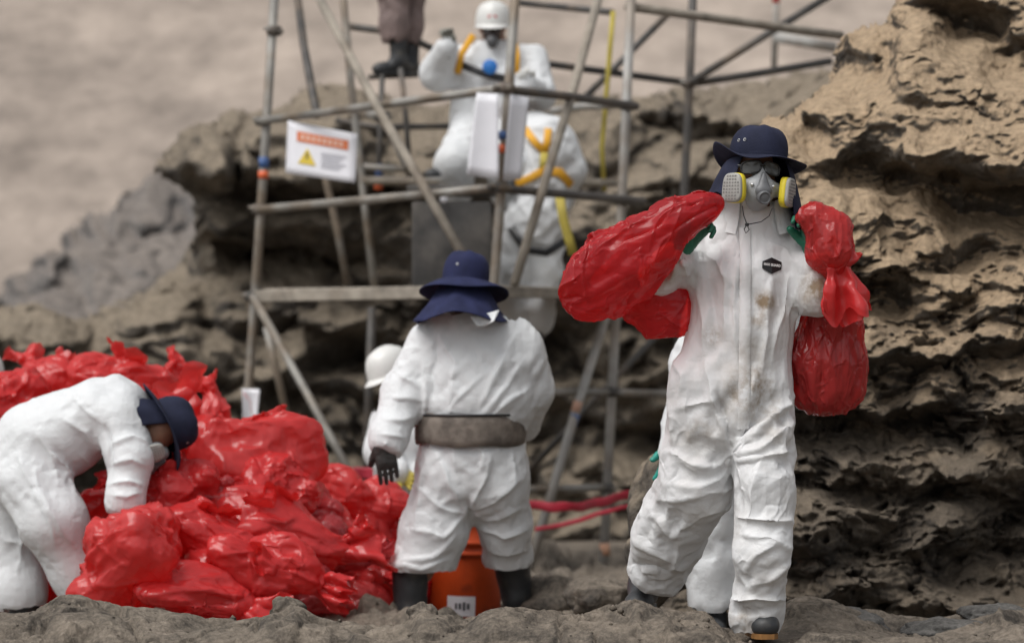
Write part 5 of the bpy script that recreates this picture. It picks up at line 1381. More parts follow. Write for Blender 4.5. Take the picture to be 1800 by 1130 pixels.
def carrier_bags():
    # bag slung over the shoulder at the image left
    G = [(P(1252, 357, 9.80), 0.034, 0.034), (P(1230, 362, 9.78), 0.052, 0.05), (P(1200, 373, 9.76), 0.055, 0.052), (P(1174, 388, 9.77), 0.066, 0.06), (P(1138, 418, 9.80), 0.105, 0.085), (P(1094, 456, 9.85), 0.130, 0.10), (P(1052, 492, 9.88), 0.125, 0.095), (P(1024, 514, 9.9), 0.090, 0.075)]
    G2 = [(P(1036, 520, 9.9), 0.07, 0.06), (P(1012, 540, 9.9), 0.035, 0.03)]; G3 = [(P(1070, 510, 9.9), 0.07, 0.06), (P(1084, 536, 9.9), 0.03, 0.03)]
    H = [(P(1118, 500, 10.0), 0.10, 0.07), (P(1165, 530, 10.02), 0.110, 0.065), (P(1192, 540, 10.02), 0.090, 0.055)]; H2 = [(P(1190, 545, 10.02), 0.06, 0.05), (P(1222, 564, 10.0), 0.025, 0.025)]
    base = P(1060, 560, 9.9)
    def pin(V): return (np.linalg.norm(V - P(1250, 357, 9.8), axis=1) < 0.03) * 1.0
    ax = norm(P(1250, 357, 9.8) - P(1030, 512, 9.9))
    V, Q = bag_cloth([G, G2, G3, H, H2], h=0.026, k=0.03, seed=11, contents=0.85, pin=pin,
                     stretch=lambda m, d: (0.0 + 0.045 * (1 - (d @ ax) ** 2)) * np.clip(1 + perlin(m / 0.12, 4), 0.2, 2))
    V, Q = subdivide(V, Q); V = laplace(V, Q, 0.5)
    V = crumple(V, Q, (0.018, 0.009, 0.0022), (0.18, 0.08, 0.032), 5, ax, 0.62)
    V = crinkle(V, Q, 40, 3, length=(0.16, 0.42), width=(0.004, 0.010), height=(0.006, 0.016), along=lambda q: ax)
    V = crinkle(V, Q, 130, 9, length=(0.04, 0.15), width=(0.002, 0.004), height=(0.0025, 0.007), along=lambda q: ax, where=lambda v: (perlin(v / 0.13, 8) > 0.05) * 1.0 + (v[:, 2] < 1.22) + 0.02)
    b = root('refuse_bag', 'bulging glossy red plastic bag slung over the shoulder beside the scaffold', 'plastic bag', base, 'red bags carried by the walking man')
    add('film', V, Q, M_REDBAG_CLEAR, b)
    V2, Q2 = fan_film(P(1206, 376, 9.77), P(1256, 354, 9.78) - P(1206, 376, 9.77), (0.2, -1, 0.1), 0.10, 0.10, 0.105, 4, pleats=6, amp=0.012)
    add('gathered_end', V2, Q2, M_REDBAG_CLEAR, b)
    F = Field(V.min(0) - 0.02, V.max(0) + 0.02, 0.02)
    F.chain([(P(1178, 392, 9.77), 0.03, 0.03), (P(1120, 440, 9.80), 0.045, 0.03), (P(1060, 496, 9.84), 0.025, 0.03)], k=0.03)
    CV, CQ = F.skin(2); CV = CV + normals(CV, CQ) * (0.01 * ridged(CV * 9, 3, 5))[:, None]
    CV = crumple(CV, CQ, (0.02, 0.008), (0.12, 0.05), 9); add('inner_film', CV, CQ, M_REDBAG_CLEAR, b)
    # bag hanging from the other hand, twisted twice
    T1 = [(P(1414, 384, 9.83), 0.034, 0.034), (P(1434, 380, 9.82), 0.046, 0.046), (P(1462, 400, 9.82), 0.078, 0.065), (P(1462, 440, 9.82), 0.080, 0.07), (P(1470, 478, 9.84), 0.038, 0.04)]
    T2 = [(P(1470, 478, 9.84), 0.040, 0.04), (P(1482, 505, 9.86), 0.05, 0.045), (P(1480, 525, 9.90), 0.05, 0.05)]
    T3 = [(P(1478, 500, 9.92), 0.045, 0.05), (P(1464, 565, 10.03), 0.105, 0.085), (P(1450, 632, 10.06), 0.145, 0.115), (P(1456, 674, 10.06), 0.135, 0.11)]
    def pin2(V): return (np.linalg.norm(V - P(1412, 385, 9.83), axis=1) < 0.03) * 1.0
    V, Q = bag_cloth([T1, T2, T3], h=0.022, k=0.022, seed=23, contents=0.85, pin=pin2,
                     stretch=lambda m, d: (0.0 + 0.08 * d[:, 0] ** 2) * np.clip(1 + perlin(m / 0.1, 6), 0.2, 2))
    V, Q = subdivide(V, Q); V = laplace(V, Q, 0.5)
    V = crumple(V, Q, (0.012, 0.006, 0.0022), (0.14, 0.065, 0.03), 6, A(0.1, 0, 1), 0.75)
    V = crinkle(V, Q, 110, 4, length=(0.12, 0.34), width=(0.002, 0.005), height=(0.0025, 0.007), along=lambda q: A(-0.25, 0, 2.2))
    V = crinkle(V, Q, 90, 14, length=(0.04, 0.10), width=(0.003, 0.005), height=(0.002, 0.005), along=lambda q: A(0.6, 0, 0.6))
    b = root('refuse_bag', 'heavy dark red plastic bag knotted and hanging behind the arm beside the rock face', 'plastic bag', P(1455, 735, 9.93), 'red bags carried by the walking man')
    add('film', V, Q, M_REDBAG_DULL, b)
    V2, Q2 = fan_film(P(1472, 462, 9.80), P(1498, 570, 9.78) - P(1472, 462, 9.80), (0.15, -1, 0.1), 0.20, 0.07, 0.19, 6, pleats=2.2, amp=0.03)
    add('loose_end', V2, Q2, M_REDBAG, b)
    V2, Q2 = fan_film(P(1474, 462, 9.80), P(1512, 410, 9.78) - P(1474, 462, 9.80), (0.1, -1, 0), 0.08, 0.06, 0.09, 8, pleats=2, amp=0.018)
    add('loose_end', V2, Q2, M_REDBAG_DULL, b)
    F = Field(V.min(0) - 0.02, V.max(0) + 0.02, 0.02); F.chain([(q, a * 0.72, c * 0.72) for q, a, c in T3[1:]], k=0.05)
    CV, CQ = F.skin(2); CV = CV + normals(CV, CQ) * (0.01 * ridged(CV * 9, 3, 5))[:, None]
    add('contents', CV, CQ, M_REFUSE, b)

person_carrier()
carrier_bags()
# ------------------------------------------------------------------ the other workers
FAR_STAGES = ((70, 1.0, 0.010, 0.30, 0.010), (14, 0.6, 0.02, 0.5, 0.002))
def worker(label, base, chains, cuts, head=None, sides=None, seed=1, spare=0.035, creaselist=None, ncr=60, stages=FAR_STAGES, h=0.034, extra=None, suit=None, k=0.05, along=None, group=None, where=None, hgt=(0.002, 0.006)):
    p = root('person', label, 'person', base, group)
    B = body_field(chains, head, f=0.62, h=0.018, sides=sides); put_body(B, p, SKIN)
    V, Q = garment(chains, cuts, B, k=k, seed=seed, spare=spare, stages=stages, h=h, sides=sides, extra=extra)
    if creaselist: V = creases(V, Q, creaselist)
    V = crumple(V, Q, (0.007, 0.0035), (0.15, 0.065), seed, along(V[0]) if along else A(0.5, 0, 1), 0.7)
    V = crinkle(V, Q, ncr, seed, length=(0.07, 0.2), width=(0.006, 0.012), height=hgt, along=along, where=where)
    add('coverall', V, Q, suit or M_SUIT, p)
    return p, V, Q

M_SUIT = suit_mat('suit_clean', [], base=(0.73, 0.75, 0.765), dirt=0.12)
M_SUIT_SOIL = suit_mat('suit_soiled', [], base=(0.72, 0.735, 0.745), dirt=0.4)
M_BELT = mat('brown_belt', (0.115, 0.095, 0.08), 0.8, var=0.3, scale=9, color2=(0.19, 0.16, 0.135), cscale=14, cmix=(0.42, 0.6), bump=0.004, bscale=60)

# -- worker seen from behind with the brown belt
def person_back():
    d = 13.0
    torso = [S(832, 528, d, 50, 0.10), S(830, 556, d, 70, 0.13), S(834, 590, d, 96, 0.16), S(838, 640, d, 106, 0.19), S(838, 690, d, 106, 0.20), S(832, 716, d, 98, 0.19), S(828, 742, d, 82, 0.16), S(828, 760, d, 80, 0.155)]
    hips = [S(828, 758, d, 80, 0.155), S(829, 796, d, 92, 0.185), S(830, 835, d, 92, 0.19)]
    l1 = [S(784, 835, d, 54, 0.17), S(764, 925, d, 57, 0.155), S(742, 1000, d, 54, 0.145), S(738, 1030, d, 53, 0.14)]
    l2 = [S(876, 835, d, 50, 0.17), S(888, 915, 13.1, 46, 0.15), S(893, 980, 13.2, 40, 0.13), S(895, 1010, 13.25, 38, 0.12)]
    a1 = [S(752, 600, d, 36, 0.10), S(712, 690, 12.95, 40, 0.095), S(684, 762, 12.85, 32, 0.08), S(676, 800, 12.8, 28, 0.075)]
    a2 = [S(922, 604, d, 34, 0.10), S(938, 680, 13.05, 34, 0.09), S(920, 742, 13.2, 28, 0.08)]
    chains = [torso, hips, l1, l2, a1, a2]
    cuts = [(P(832, 540, d), A(0, 0, 1)), None, (P(739, 1000, d), A(-0.05, 0, -1)), (P(894, 984, 13.25), A(0.1, 0.2, -1)), (P(678, 788, 12.8), P(676, 800, 12.8) - P(684, 762, 12.85), 0.001), None]
    head = pose(P(826, 508, 12.98), yaw=172, pitch=8, roll=-4)
    cl = [([(745, 640), (752, 690), (742, 730)], 0.014, 0.02), ([(768, 600), (758, 660), (762, 700)], 0.014, -0.02), ([(775, 590), (800, 640), (790, 720)], 0.014, 0.012), ([(905, 590), (880, 640), (840, 720)], 0.014, 0.014), ([(915, 640), (880, 690), (850, 726)], 0.013, 0.014),
          ([(930, 680), (895, 705), (865, 728)], 0.012, 0.014), ([(790, 726), (815, 690), (850, 660)], 0.012, 0.012), ([(700, 660), (735, 680)], 0.012, 0.016), ([(690, 700), (740, 705)], 0.012, 0.014), ([(680, 740), (725, 735)], 0.012, 0.016), ([(672, 765), (712, 770)], 0.012, 0.014),
          ([(820, 900), (790, 850), (770, 800)], 0.014, 0.016), ([(818, 905), (770, 890), (735, 850)], 0.014, 0.014), ([(815, 910), (780, 940), (725, 930)], 0.015, 0.018), ([(800, 940), (760, 980), (705, 985)], 0.014, 0.016), ([(785, 985), (740, 1000), (690, 990)], 0.012, 0.016),
          ([(825, 895), (850, 850), (862, 800)], 0.014, 0.018), ([(828, 900), (870, 880), (920, 840)], 0.014, 0.016), ([(832, 910), (880, 910), (926, 890)], 0.014, 0.016), ([(840, 930), (885, 945), (926, 930)], 0.014, 0.018), ([(856, 965), (895, 975), (930, 965)], 0.012, 0.018),
          ([(822, 880), (826, 915), (820, 930)], 0.012, -0.03), ([(750, 800), (740, 860), (730, 920)], 0.014, 0.014), ([(900, 795), (905, 850)], 0.012, 0.012), ([(795, 795), (800, 830)], 0.012, 0.012), ([(850, 795), (846, 825)], 0.012, 0.012)]
    p, V, Q = worker('worker seen from behind in white coverall with wide brown belt and navy neck-flap hat', P(800, 1105, 13.0), chains, cuts, head, seed=12, spare=0.018, creaselist=cl, ncr=50, h=0.030, hgt=(0.002, 0.005),
                     stages=((100, 1.0, 0.010, 0.30, 0.010), (24, 0.7, 0.02, 0.5, 0.002), (4, 0.2, 0.03, 0.6, 0.0005)), suit=M_SUIT, along=lambda q: (0.8, 0.2, 0.6))
    # belt
    th = np.linspace(0, 2 * math.pi, 72, endpoint=False); rings = []
    for (py, k) in ((728, 0.985), (730, 1.015), (742, 1.03), (757, 1.03), (770, 1.03), (780, 1.015), (782, 0.985)):
        c = P(827, py, d); rings.append(np.stack([c[0] + 0.247 * k * np.cos(th), c[1] + 0.226 * k * np.sin(th), c[2] + 0.006 * np.sin(2 * th + 1) + 0.004 * np.cos(5 * th)], 1))
    V, F = loft(rings); belt = add('belt', V, F, M_BELT, p)
    V, F = tube([P(735, 729, d) + A(0, -0.02, 0)] + [A(P(827, 729, d)[0] + 0.252 * math.cos(t), d + 0.231 * math.sin(t), P(827, 729, d)[2]) for t in np.linspace(math.pi, 2 * math.pi, 20)], 0.006, 6); add('belt_edge', V, F, M_BLACK, belt)
    # collar turned out from under the flap
    sheet([P(826, 556, 12.72), P(878, 545, 12.72), P(868, 566, 12.70), P(838, 571, 12.70)], 'collar', M_SUIT, p, bow=0.015)
    def brim(t):
        c, s = math.cos(t), math.sin(t); z = -0.045 + 0.012 * math.cos(2 * t) + 0.028 * max(-c, 0) ** 2 * max(s, 0) - 0.02 * max(c, 0) ** 3
        return 1.80 + 0.14 * abs(c), z
    hm = pose(P(816, 512, 12.98), yaw=180, pitch=10, roll=-5, s=1.12)
    hat(hm, p, brim, material=M_HAT2, flap=(-30, 210), flap_out=2.05, flare=1.15, seed=5, badge=(70,), flap_z=lambda t: 0.190 + 0.012 * math.sin(3 * t) - 0.035 * max(-math.cos(t), 0) ** 2)
    glove(aim(P(674, 780, 12.8), P(686, 850, 12.8) - P(674, 780, 12.8), y=(0.1, -1, 0)) @ np.diag([1.15, 1.15, 1.1, 1.0]), p, M_BLACKGLOVE, curl=(16, 24, 20), spread=0.15, side=-1, thumb=32, cuff=0.02)
    glove(aim(P(918, 742, 13.2), P(890, 770, 13.3) - P(918, 742, 13.2), y=(0, -1, 0)), p, M_BLACKGLOVE, curl=(30, 30, 20), side=1)
    boot(P(721, 1070, 12.98), (0.15, 1, 0), p, shaft=0.22, r=0.082, drop=0.09, size=0.29)
    boot(P(908, 1040, 13.3), (0.25, 1, 0.1), p, shaft=0.16, r=0.082, drop=0.09, size=0.29, lean=(-0.18, -0.2, 1))
person_back()

# -- worker bending over the bags
def person_bending():
    d = 12.5
    torso = [S(38, 815, d, 70, 0.19), S(70, 775, d, 74, 0.20), S(120, 752, d, 70, 0.20), S(175, 722, d, 58, 0.20), S(215, 716, d, 48, 0.17), S(248, 732, d, 30, 0.10)]
    l1 = [S(55, 835, d - 0.1, 66, 0.15), S(95, 910, d - 0.15, 56, 0.14), S(135, 1000, d - 0.1, 44, 0.12), S(158, 1060, d - 0.1, 38, 0.11)]
    l2 = [S(25, 840, d + 0.12, 62, 0.15), S(15, 940, d + 0.15, 54, 0.14), S(32, 1030, d + 0.1, 48, 0.12), S(38, 1085, d + 0.1, 44, 0.11)]
    a1 = [S(208, 735, d - 0.14, 44, 0.10), S(228, 800, d - 0.2, 40, 0.09), S(222, 870, d - 0.25, 32, 0.08), S(222, 900, d - 0.25, 30, 0.075)]
    a2 = [S(215, 735, d + 0.16, 40, 0.10), S(262, 800, d + 0.12, 34, 0.085), S(250, 880, d, 28, 0.075)]
    chains = [torso, l1, l2, a1, a2]; sides = [(0, 0, 1), (1, 0, 0), (1, 0, 0), (1, 0, 0), (1, 0, 0)]
    cuts = [(P(246, 731, d), P(255, 740, d) - P(225, 720, d), 0.2), (P(152, 1046, d - 0.1), A(0.3, 0, -1)), (P(37, 1066, d + 0.1), A(0.05, 0, -1)), (P(222, 892, d - 0.25), A(0, -0.1, -1), 0.001), None]
    def extra(F):
        F.cone(P(196, 680, d), P(236, 712, d), (0.05, 0.11), (0.06, 0.10), side=(1, 0, 1), k=0.03); F.cone(P(206, 664, d), P(215, 690, d), (0.03, 0.07), (0.06, 0.09), side=(1, 0, 0), k=0.03)
    hM = np.eye(4); up = norm(A(0.88, 0.30, 0.30)); face = norm(A(-0.25, -0.40, -0.88)); face = norm(face - up * (face @ up)); hM[:3, 2] = up; hM[:3, 1] = -face; hM[:3, 0] = np.cross(-face, up); hM[:3, 3] = P(276, 758, d - 0.06)
    cl = [([(165, 860), (120, 830), (90, 790)], 0.014, 0.02), ([(175, 875), (140, 860), (110, 830)], 0.013, 0.018), ([(60, 830), (85, 900), (130, 960)], 0.015, 0.02), ([(30, 800), (60, 860), (100, 950)], 0.015, 0.016), ([(110, 740), (150, 760), (180, 800)], 0.014, 0.016), ([(130, 700), (160, 730), (190, 750)], 0.014, 0.012),
          ([(190, 780), (230, 770), (262, 780)], 0.012, 0.014), ([(195, 815), (230, 808), (256, 815)], 0.012, 0.016), ([(195, 850), (225, 846), (250, 852)], 0.012, 0.016), ([(200, 870), (225, 874), (246, 868)], 0.010, 0.014), ([(10, 880), (40, 930), (30, 1000)], 0.014, 0.014), ([(10, 950), (50, 960)], 0.014, 0.014),
          ([(185, 745), (192, 790), (188, 840)], 0.012, -0.022), ([(60, 760), (90, 800), (100, 850)], 0.015, 0.014), ([(140, 800), (165, 830), (175, 860)], 0.012, 0.014)]
    p, V, Q = worker('worker bending over the red bag heap in white coverall with hood down and navy hat', P(90, 1075, d), chains, cuts, hM, sides=sides, seed=21, spare=0.014, creaselist=cl, ncr=45, hgt=(0.002, 0.005), extra=extra, suit=M_SUIT,
                     stages=((100, 1.0, 0.010, 0.30, 0.010), (24, 0.7, 0.02, 0.5, 0.002), (4, 0.2, 0.03, 0.6, 0.0005)), h=0.030, along=lambda q: (0.6, 0.2, -0.7))
    hh = hM.copy(); hh[:3, 3] = P(278, 756, d - 0.06); hh[:3, :3] *= 1.08
    hat(hh, p, lambda t: (1.72, -0.02 + 0.015 * math.sin(2 * t)), flap=(-12, 192), flap_out=1.3, seed=8, badge=(250, 290, 320), flap_z=lambda t: 0.135)
    respirator(hM, p, yellow=False)
    glove(aim(P(222, 890, d - 0.25), A(0.1, -0.1, -1), y=(0, 1, 0)), p, M_BLACKGLOVE, curl=(30, 30, 20)); glove(aim(P(250, 876, d), A(0, -0.1, -1), y=(0, 1, 0)), p, M_BLACKGLOVE, curl=(30, 30, 20))
    boot(P(160, 1070, d - 0.1), (1, -0.1, 0), p, shaft=0.14, drop=0.09); boot(P(45, 1075, d + 0.1), (1, -0.1, 0), p, shaft=0.14, drop=0.09)
person_bending()

# -- worker squatting on the upper deck, helmet and amber harness
def harness_strap(p, pts, w=0.045, m=None):
    V, F = ribbon([P(*q) for q in pts], w, 0.008, up=(0, 1, 0)); add('harness_strap', V, F, m or M_WEB_ORANGE, p)
def person_deck():
    d = 19.0
    torso = [S(868, 60, d, 28, 0.10), S(868, 82, d, 40, 0.12), S(868, 104, d, 66, 0.15), S(868, 140, d, 74, 0.18), S(862, 195, d, 66, 0.18), S(852, 240, d, 62, 0.18)]
    l1 = [S(828, 240, d - 0.1, 40, 0.15), S(800, 285, d - 0.45, 34, 0.12), S(806, 330, d - 0.35, 28, 0.11)]
    l2 = [S(880, 245, d - 0.1, 40, 0.15), S(890, 290, d - 0.45, 34, 0.12), S(890, 335, d - 0.3, 28, 0.11)]
    a1 = [S(806, 100, d, 30, 0.10), S(770, 128, d - 0.1, 30, 0.10), S(786, 80, d - 0.3, 20, 0.07)]
    a2 = [S(932, 100, d, 30, 0.10), S(950, 165, d - 0.15, 26, 0.09), S(926, 148, d - 0.4, 20, 0.07)]
    head = pose(P(866, 52, d - 0.05), yaw=-2, pitch=8, s=1.06)
    p, V, Q = worker('helmeted worker crouching on the upper scaffold deck with raised hand and amber harness', P(860, 330, d - 0.2), [torso, l1, l2, a1, a2], [(P(868, 66, d), A(0, 0, 1)), None, None, None, None], head, seed=31, suit=M_SUIT)
    helmet(pose(P(867, 54, d - 0.05), yaw=-2, pitch=6, s=1.06), p, logo=True)
    F = Field(head[:3, 3] - 0.2, head[:3, 3] + 0.2, 0.012); T = lambda *v: xf(head, [v])[0]
    F.cone(T(0, -0.075, 0.01), T(0, -0.075, -0.03), (0.066, 0.055), (0.062, 0.055)); F.cone(T(0, -0.095, -0.05), T(0, -0.105, -0.085), (0.04, 0.05), (0.035, 0.04))
    V, Q = F.skin(2); rz = root_part('full_face_mask', p); add('visor', V, Q, mat('dark_visor', (0.035, 0.02, 0.018), 0.12), rz)
    V, F2 = lathe([(0, 0.02), (0.03, 0.018), (0.034, 0)], 16, head @ pose((0, -0.15, -0.07), pitch=90)); add('filter', V, F2, M_MASK_DARK, rz)
    harness_strap(p, [(832, 62, d - 0.16), (812, 94, d - 0.2), (804, 130, d - 0.22)]); harness_strap(p, [(900, 62, d - 0.16), (908, 94, d - 0.2), (908, 130, d - 0.22)])
    harness_strap(p, [(804, 112, d - 0.2), (850, 130, d - 0.24), (900, 142, d - 0.22)], 0.05, M_BLACK)
    V, F2 = lathe([(0, 0.006), (0.045, 0.004), (0.05, 0)], 18, np.array(Matrix.Translation(Vector(P(861, 118, d - 0.24))) @ Euler((math.pi / 2, 0, 0)).to_matrix().to_4x4())); add('chest_logo', V, F2, mat('logo_blue', (0.02, 0.16, 0.5), 0.5), p)
    glove(aim(P(785, 84, d - 0.3), A(0.1, -0.1, 1), y=(0.3, 1, 0)), p, mat('grey_glove', (0.25, 0.25, 0.22), 0.7, var=0.3, scale=30), curl=(45, 50, 30)); glove(aim(P(928, 150, d - 0.4), A(-0.3, -0.2, 0.8), y=(0, 1, 0)), p, M_HELMET, curl=(60, 60, 40), cuff=0.09)
    boot(P(800, 300, d - 0.45), (-1, -0.3, 0), p, shaft=0.1, drop=0.06, size=0.30).children[0].data.materials[0] = M_HELMET
    boot(P(888, 318, d - 0.4), (0.3, -1, 0), p, shaft=0.1, drop=0.06)
person_deck()

# -- worker in yellow harness seen from behind
def person_harness():
    d = 18.6
    torso = [S(940, 222, d + 0.05, 30, 0.10), S(956, 238, d, 44, 0.13), S(962, 268, d, 50, 0.16), S(955, 320, d, 48, 0.17), S(945, 375, d, 50, 0.18), S(942, 400, d, 48, 0.17)]
    l1 = [S(915, 395, d, 34, 0.13), S(905, 470, d, 30, 0.12), S(905, 540, d, 26, 0.11), S(905, 560, d, 26, 0.11)]
    l2 = [S(960, 395, d, 34, 0.13), S(955, 470, d, 30, 0.12), S(945, 540, d, 26, 0.11), S(945, 560, d, 26, 0.11)]
    a1 = [S(925, 242, d, 22, 0.09), S(905, 290, d, 22, 0.085), S(890, 340, d + 0.2, 18, 0.07)]
    a2 = [S(990, 246, d, 24, 0.09), S(1008, 296, d, 22, 0.085), S(990, 350, d + 0.25, 18, 0.07)]
    head = pose(P(912, 212, d + 0.14), yaw=180, pitch=40)
    extra = None
    p, V, Q = worker('worker with yellow harness on a white hooded suit, back turned, under the deck rail', P(935, 590, d), [torso, l1, l2, a1, a2], [None] * 5, head, seed=41, suit=M_SUIT, extra=extra)
    y = d - 0.17
    harness_strap(p, [(922, 226, y + 0.02), (940, 250, y), (957, 268, y - 0.01)], 0.05); harness_strap(p, [(964, 226, y), (962, 250, y - 0.01), (957, 268, y - 0.01)], 0.05); harness_strap(p, [(957, 268, y - 0.01), (954, 300, y - 0.03)], 0.05, M_WEB)
    harness_strap(p, [(900, 328, y + 0.03), (930, 314, y - 0.03), (955, 300, y - 0.03)], 0.05); harness_strap(p, [(955, 300, y - 0.03), (985, 304, y - 0.01), (1005, 326, y + 0.06)], 0.06)
    harness_strap(p, [(898, 400, y), (925, 440, y), (960, 445, y), (1000, 420, y + 0.05)], 0.05, M_BLACK)
    boot(P(905, 568, d), (0, 1, 0), p, shaft=0.1); boot(P(945, 568, d), (0, 1, 0), p, shaft=0.1)
person_harness()

# -- climber of whom only the legs show
def person_climber():
    d = 20.4
    suit = mat('mauve_trousers', (0.20, 0.15, 0.14), 0.85, var=0.25, scale=7, bump=0.006, bscale=30)
    torso = [S(700, -330, d, 26, 0.08), S(702, -300, d, 50, 0.13), S(704, -220, d, 56, 0.15), S(704, -140, d, 50, 0.14), S(704, -110, d, 48, 0.14)]
    l1 = [S(688, -112, d - 0.05, 30, 0.11), S(690, -20, d - 0.1, 27, 0.10), S(692, 40, d - 0.1, 24, 0.095), S(692, 78, d - 0.1, 22, 0.09)]
    l2 = [S(720, -112, d + 0.05, 30, 0.11), S(724, -20, d + 0.1, 25, 0.10), S(722, 40, d + 0.1, 22, 0.095), S(720, 84, d + 0.1, 20, 0.09)]
    a1 = [S(664, -290, d, 22, 0.08), S(640, -210, d - 0.1, 20, 0.07), S(660, -150, d - 0.3, 16, 0.06)]
    a2 = [S(742, -290, d, 22, 0.08), S(760, -210, d - 0.1, 20, 0.07), S(742, -150, d - 0.3, 16, 0.06)]
    head = pose(P(700, -375, d), yaw=30)
    p, V, Q = worker('climber on the scaffold ladder, only mauve trouser legs and dark boots showing', P(700, 135, d), [torso, l1, l2, a1, a2], [None, (P(692, 72, d - 0.1), A(0, 0, -1)), (P(720, 78, d + 0.1), A(0, 0, -1)), None, None], head, seed=51, suit=suit, ncr=30)
    boot(P(700, 104, d - 0.1), (-1, -0.35, -0.12), p, shaft=0.13, drop=0.11, size=0.29); boot(P(722, 110, d + 0.1), (-0.3, -1, 0), p, shaft=0.13, drop=0.1, size=0.27)
    V, F = tube([P(648, 136, d - 0.15), P(735, 132, d - 0.05)], 0.02, 10); add('rung', V, F, M_PIPE_DARK, scaf)
person_climber()

# -- helmeted worker stooping behind the belt man
def person_stooping():
    d = 15.5
    torso = [S(700, 706, d, 26, 0.08), S(708, 728, d, 46, 0.13), S(714, 775, d, 56, 0.17), S(722, 840, d, 60, 0.18), S(726, 880, d, 58, 0.18)]
    l1 = [S(704, 880, d, 36, 0.14), S(700, 960, d - 0.05, 32, 0.12), S(700, 1040, d, 28, 0.11)]
    l2 = [S(748, 880, d, 36, 0.14), S(752, 960, d + 0.05, 32, 0.12), S(752, 1040, d, 28, 0.11)]
    a1 = [S(680, 738, d, 28, 0.09), S(668, 790, d - 0.1, 26, 0.085), S(700, 826, d - 0.3, 22, 0.075)]
    a2 = [S(742, 738, d, 28, 0.09), S(758, 800, d, 26, 0.085), S(740, 840, d - 0.2, 22, 0.07)]
    head = pose(P(690, 668, d - 0.06), yaw=-40, pitch=18, roll=-8)
    p, V, Q = worker('worker in white helmet half hidden behind the worker with the brown belt', P(726, 1065, d), [torso, l1, l2, a1, a2], [(P(702, 712, d), A(-0.1, 0, 1)), None, None, None, None], head, seed=61, suit=M_SUIT, ncr=50)
    helmet(pose(P(690, 668, d - 0.06), yaw=-40, pitch=14, roll=-10, s=1.02), p)
    glove(aim(P(702, 828, d - 0.3), A(0.5, -0.2, -0.4), y=(0, 1, 0)), p, M_WEB, curl=(40, 40, 30))
person_stooping()

# -- worker hidden behind the walking man
def person_hidden():
    d = 11.5
    torso = [S(1318, 470, d, 36, 0.09), S(1312, 500, d, 76, 0.14), S(1306, 570, d, 84, 0.17), S(1298, 660, d, 80, 0.17), S(1294, 730, d, 80, 0.17)]
    l1 = [S(1256, 735, d, 50, 0.14), S(1256, 850, d - 0.05, 48, 0.13), S(1252, 980, d, 46, 0.12), S(1252, 1080, d, 42, 0.11)]
    l2 = [S(1330, 735, d, 50, 0.14), S(1330, 850, d, 46, 0.13), S(1332, 980, d, 40, 0.12), S(1334, 1080, d, 36, 0.11)]
    a1 = [S(1248, 520, d, 38, 0.10), S(1216, 640, d, 34, 0.09), S(1196, 740, d - 0.05, 28, 0.08), S(1180, 790, d - 0.1, 25, 0.07)]
    a2 = [S(1368, 520, d, 38, 0.10), S(1372, 640, d, 34, 0.09), S(1350, 730, d - 0.05, 28, 0.08)]
    head = pose(P(1322, 415, d), yaw=0)
    p, V, Q = worker('worker almost wholly hidden behind the walking bag carrier, white trouser leg and green glove showing', P(1290, 1125, d), [torso, l1, l2, a1, a2], [(P(1318, 476, d), A(0, 0, 1)), (P(1252, 1066, d), A(0, 0, -1)), (P(1334, 1066, d), A(0, 0, -1)), None, None], head, seed=71, suit=M_SUIT, ncr=60)
    glove(aim(P(1186, 784, d - 0.1), P(1172, 836, d - 0.1) - P(1186, 784, d - 0.1), y=(0.3, 1, 0)), p, mat('teal_nitrile', (0.01, 0.24, 0.19), 0.45, var=0.15, scale=20), curl=(30, 30, 20), side=1)
    boot(P(1252, 1084, d), (0, -1, 0), p, shaft=0.15, drop=0.09); boot(P(1334, 1084, d), (0, -1, 0), p, shaft=0.15, drop=0.09)
person_hidden()

def person_edge():
    d = 15.0
    torso = [S(-30, 720, d, 28, 0.09), S(-34, 745, d, 60, 0.14), S(-36, 810, d, 66, 0.17), S(-38, 900, d, 62, 0.17)]
    l1 = [S(-60, 900, d, 36, 0.13), S(-62, 1060, d, 30, 0.11)]; l2 = [S(-15, 900, d, 36, 0.13), S(-14, 1060, d, 30, 0.11)]
    head = pose(P(-32, 672, d), yaw=20)
    p, V, Q = worker('worker at the picture edge behind the red bags, only a white helmet rim showing', P(-36, 1075, d), [torso, l1, l2], [(P(-30, 724, d), A(0, 0, 1)), None, None], head, seed=81, ncr=20, stages=((60, 1, 0.01, 0.3, 0.01),))
    helmet(pose(P(-32, 680, d), yaw=25, s=1.05), p)
person_edge()
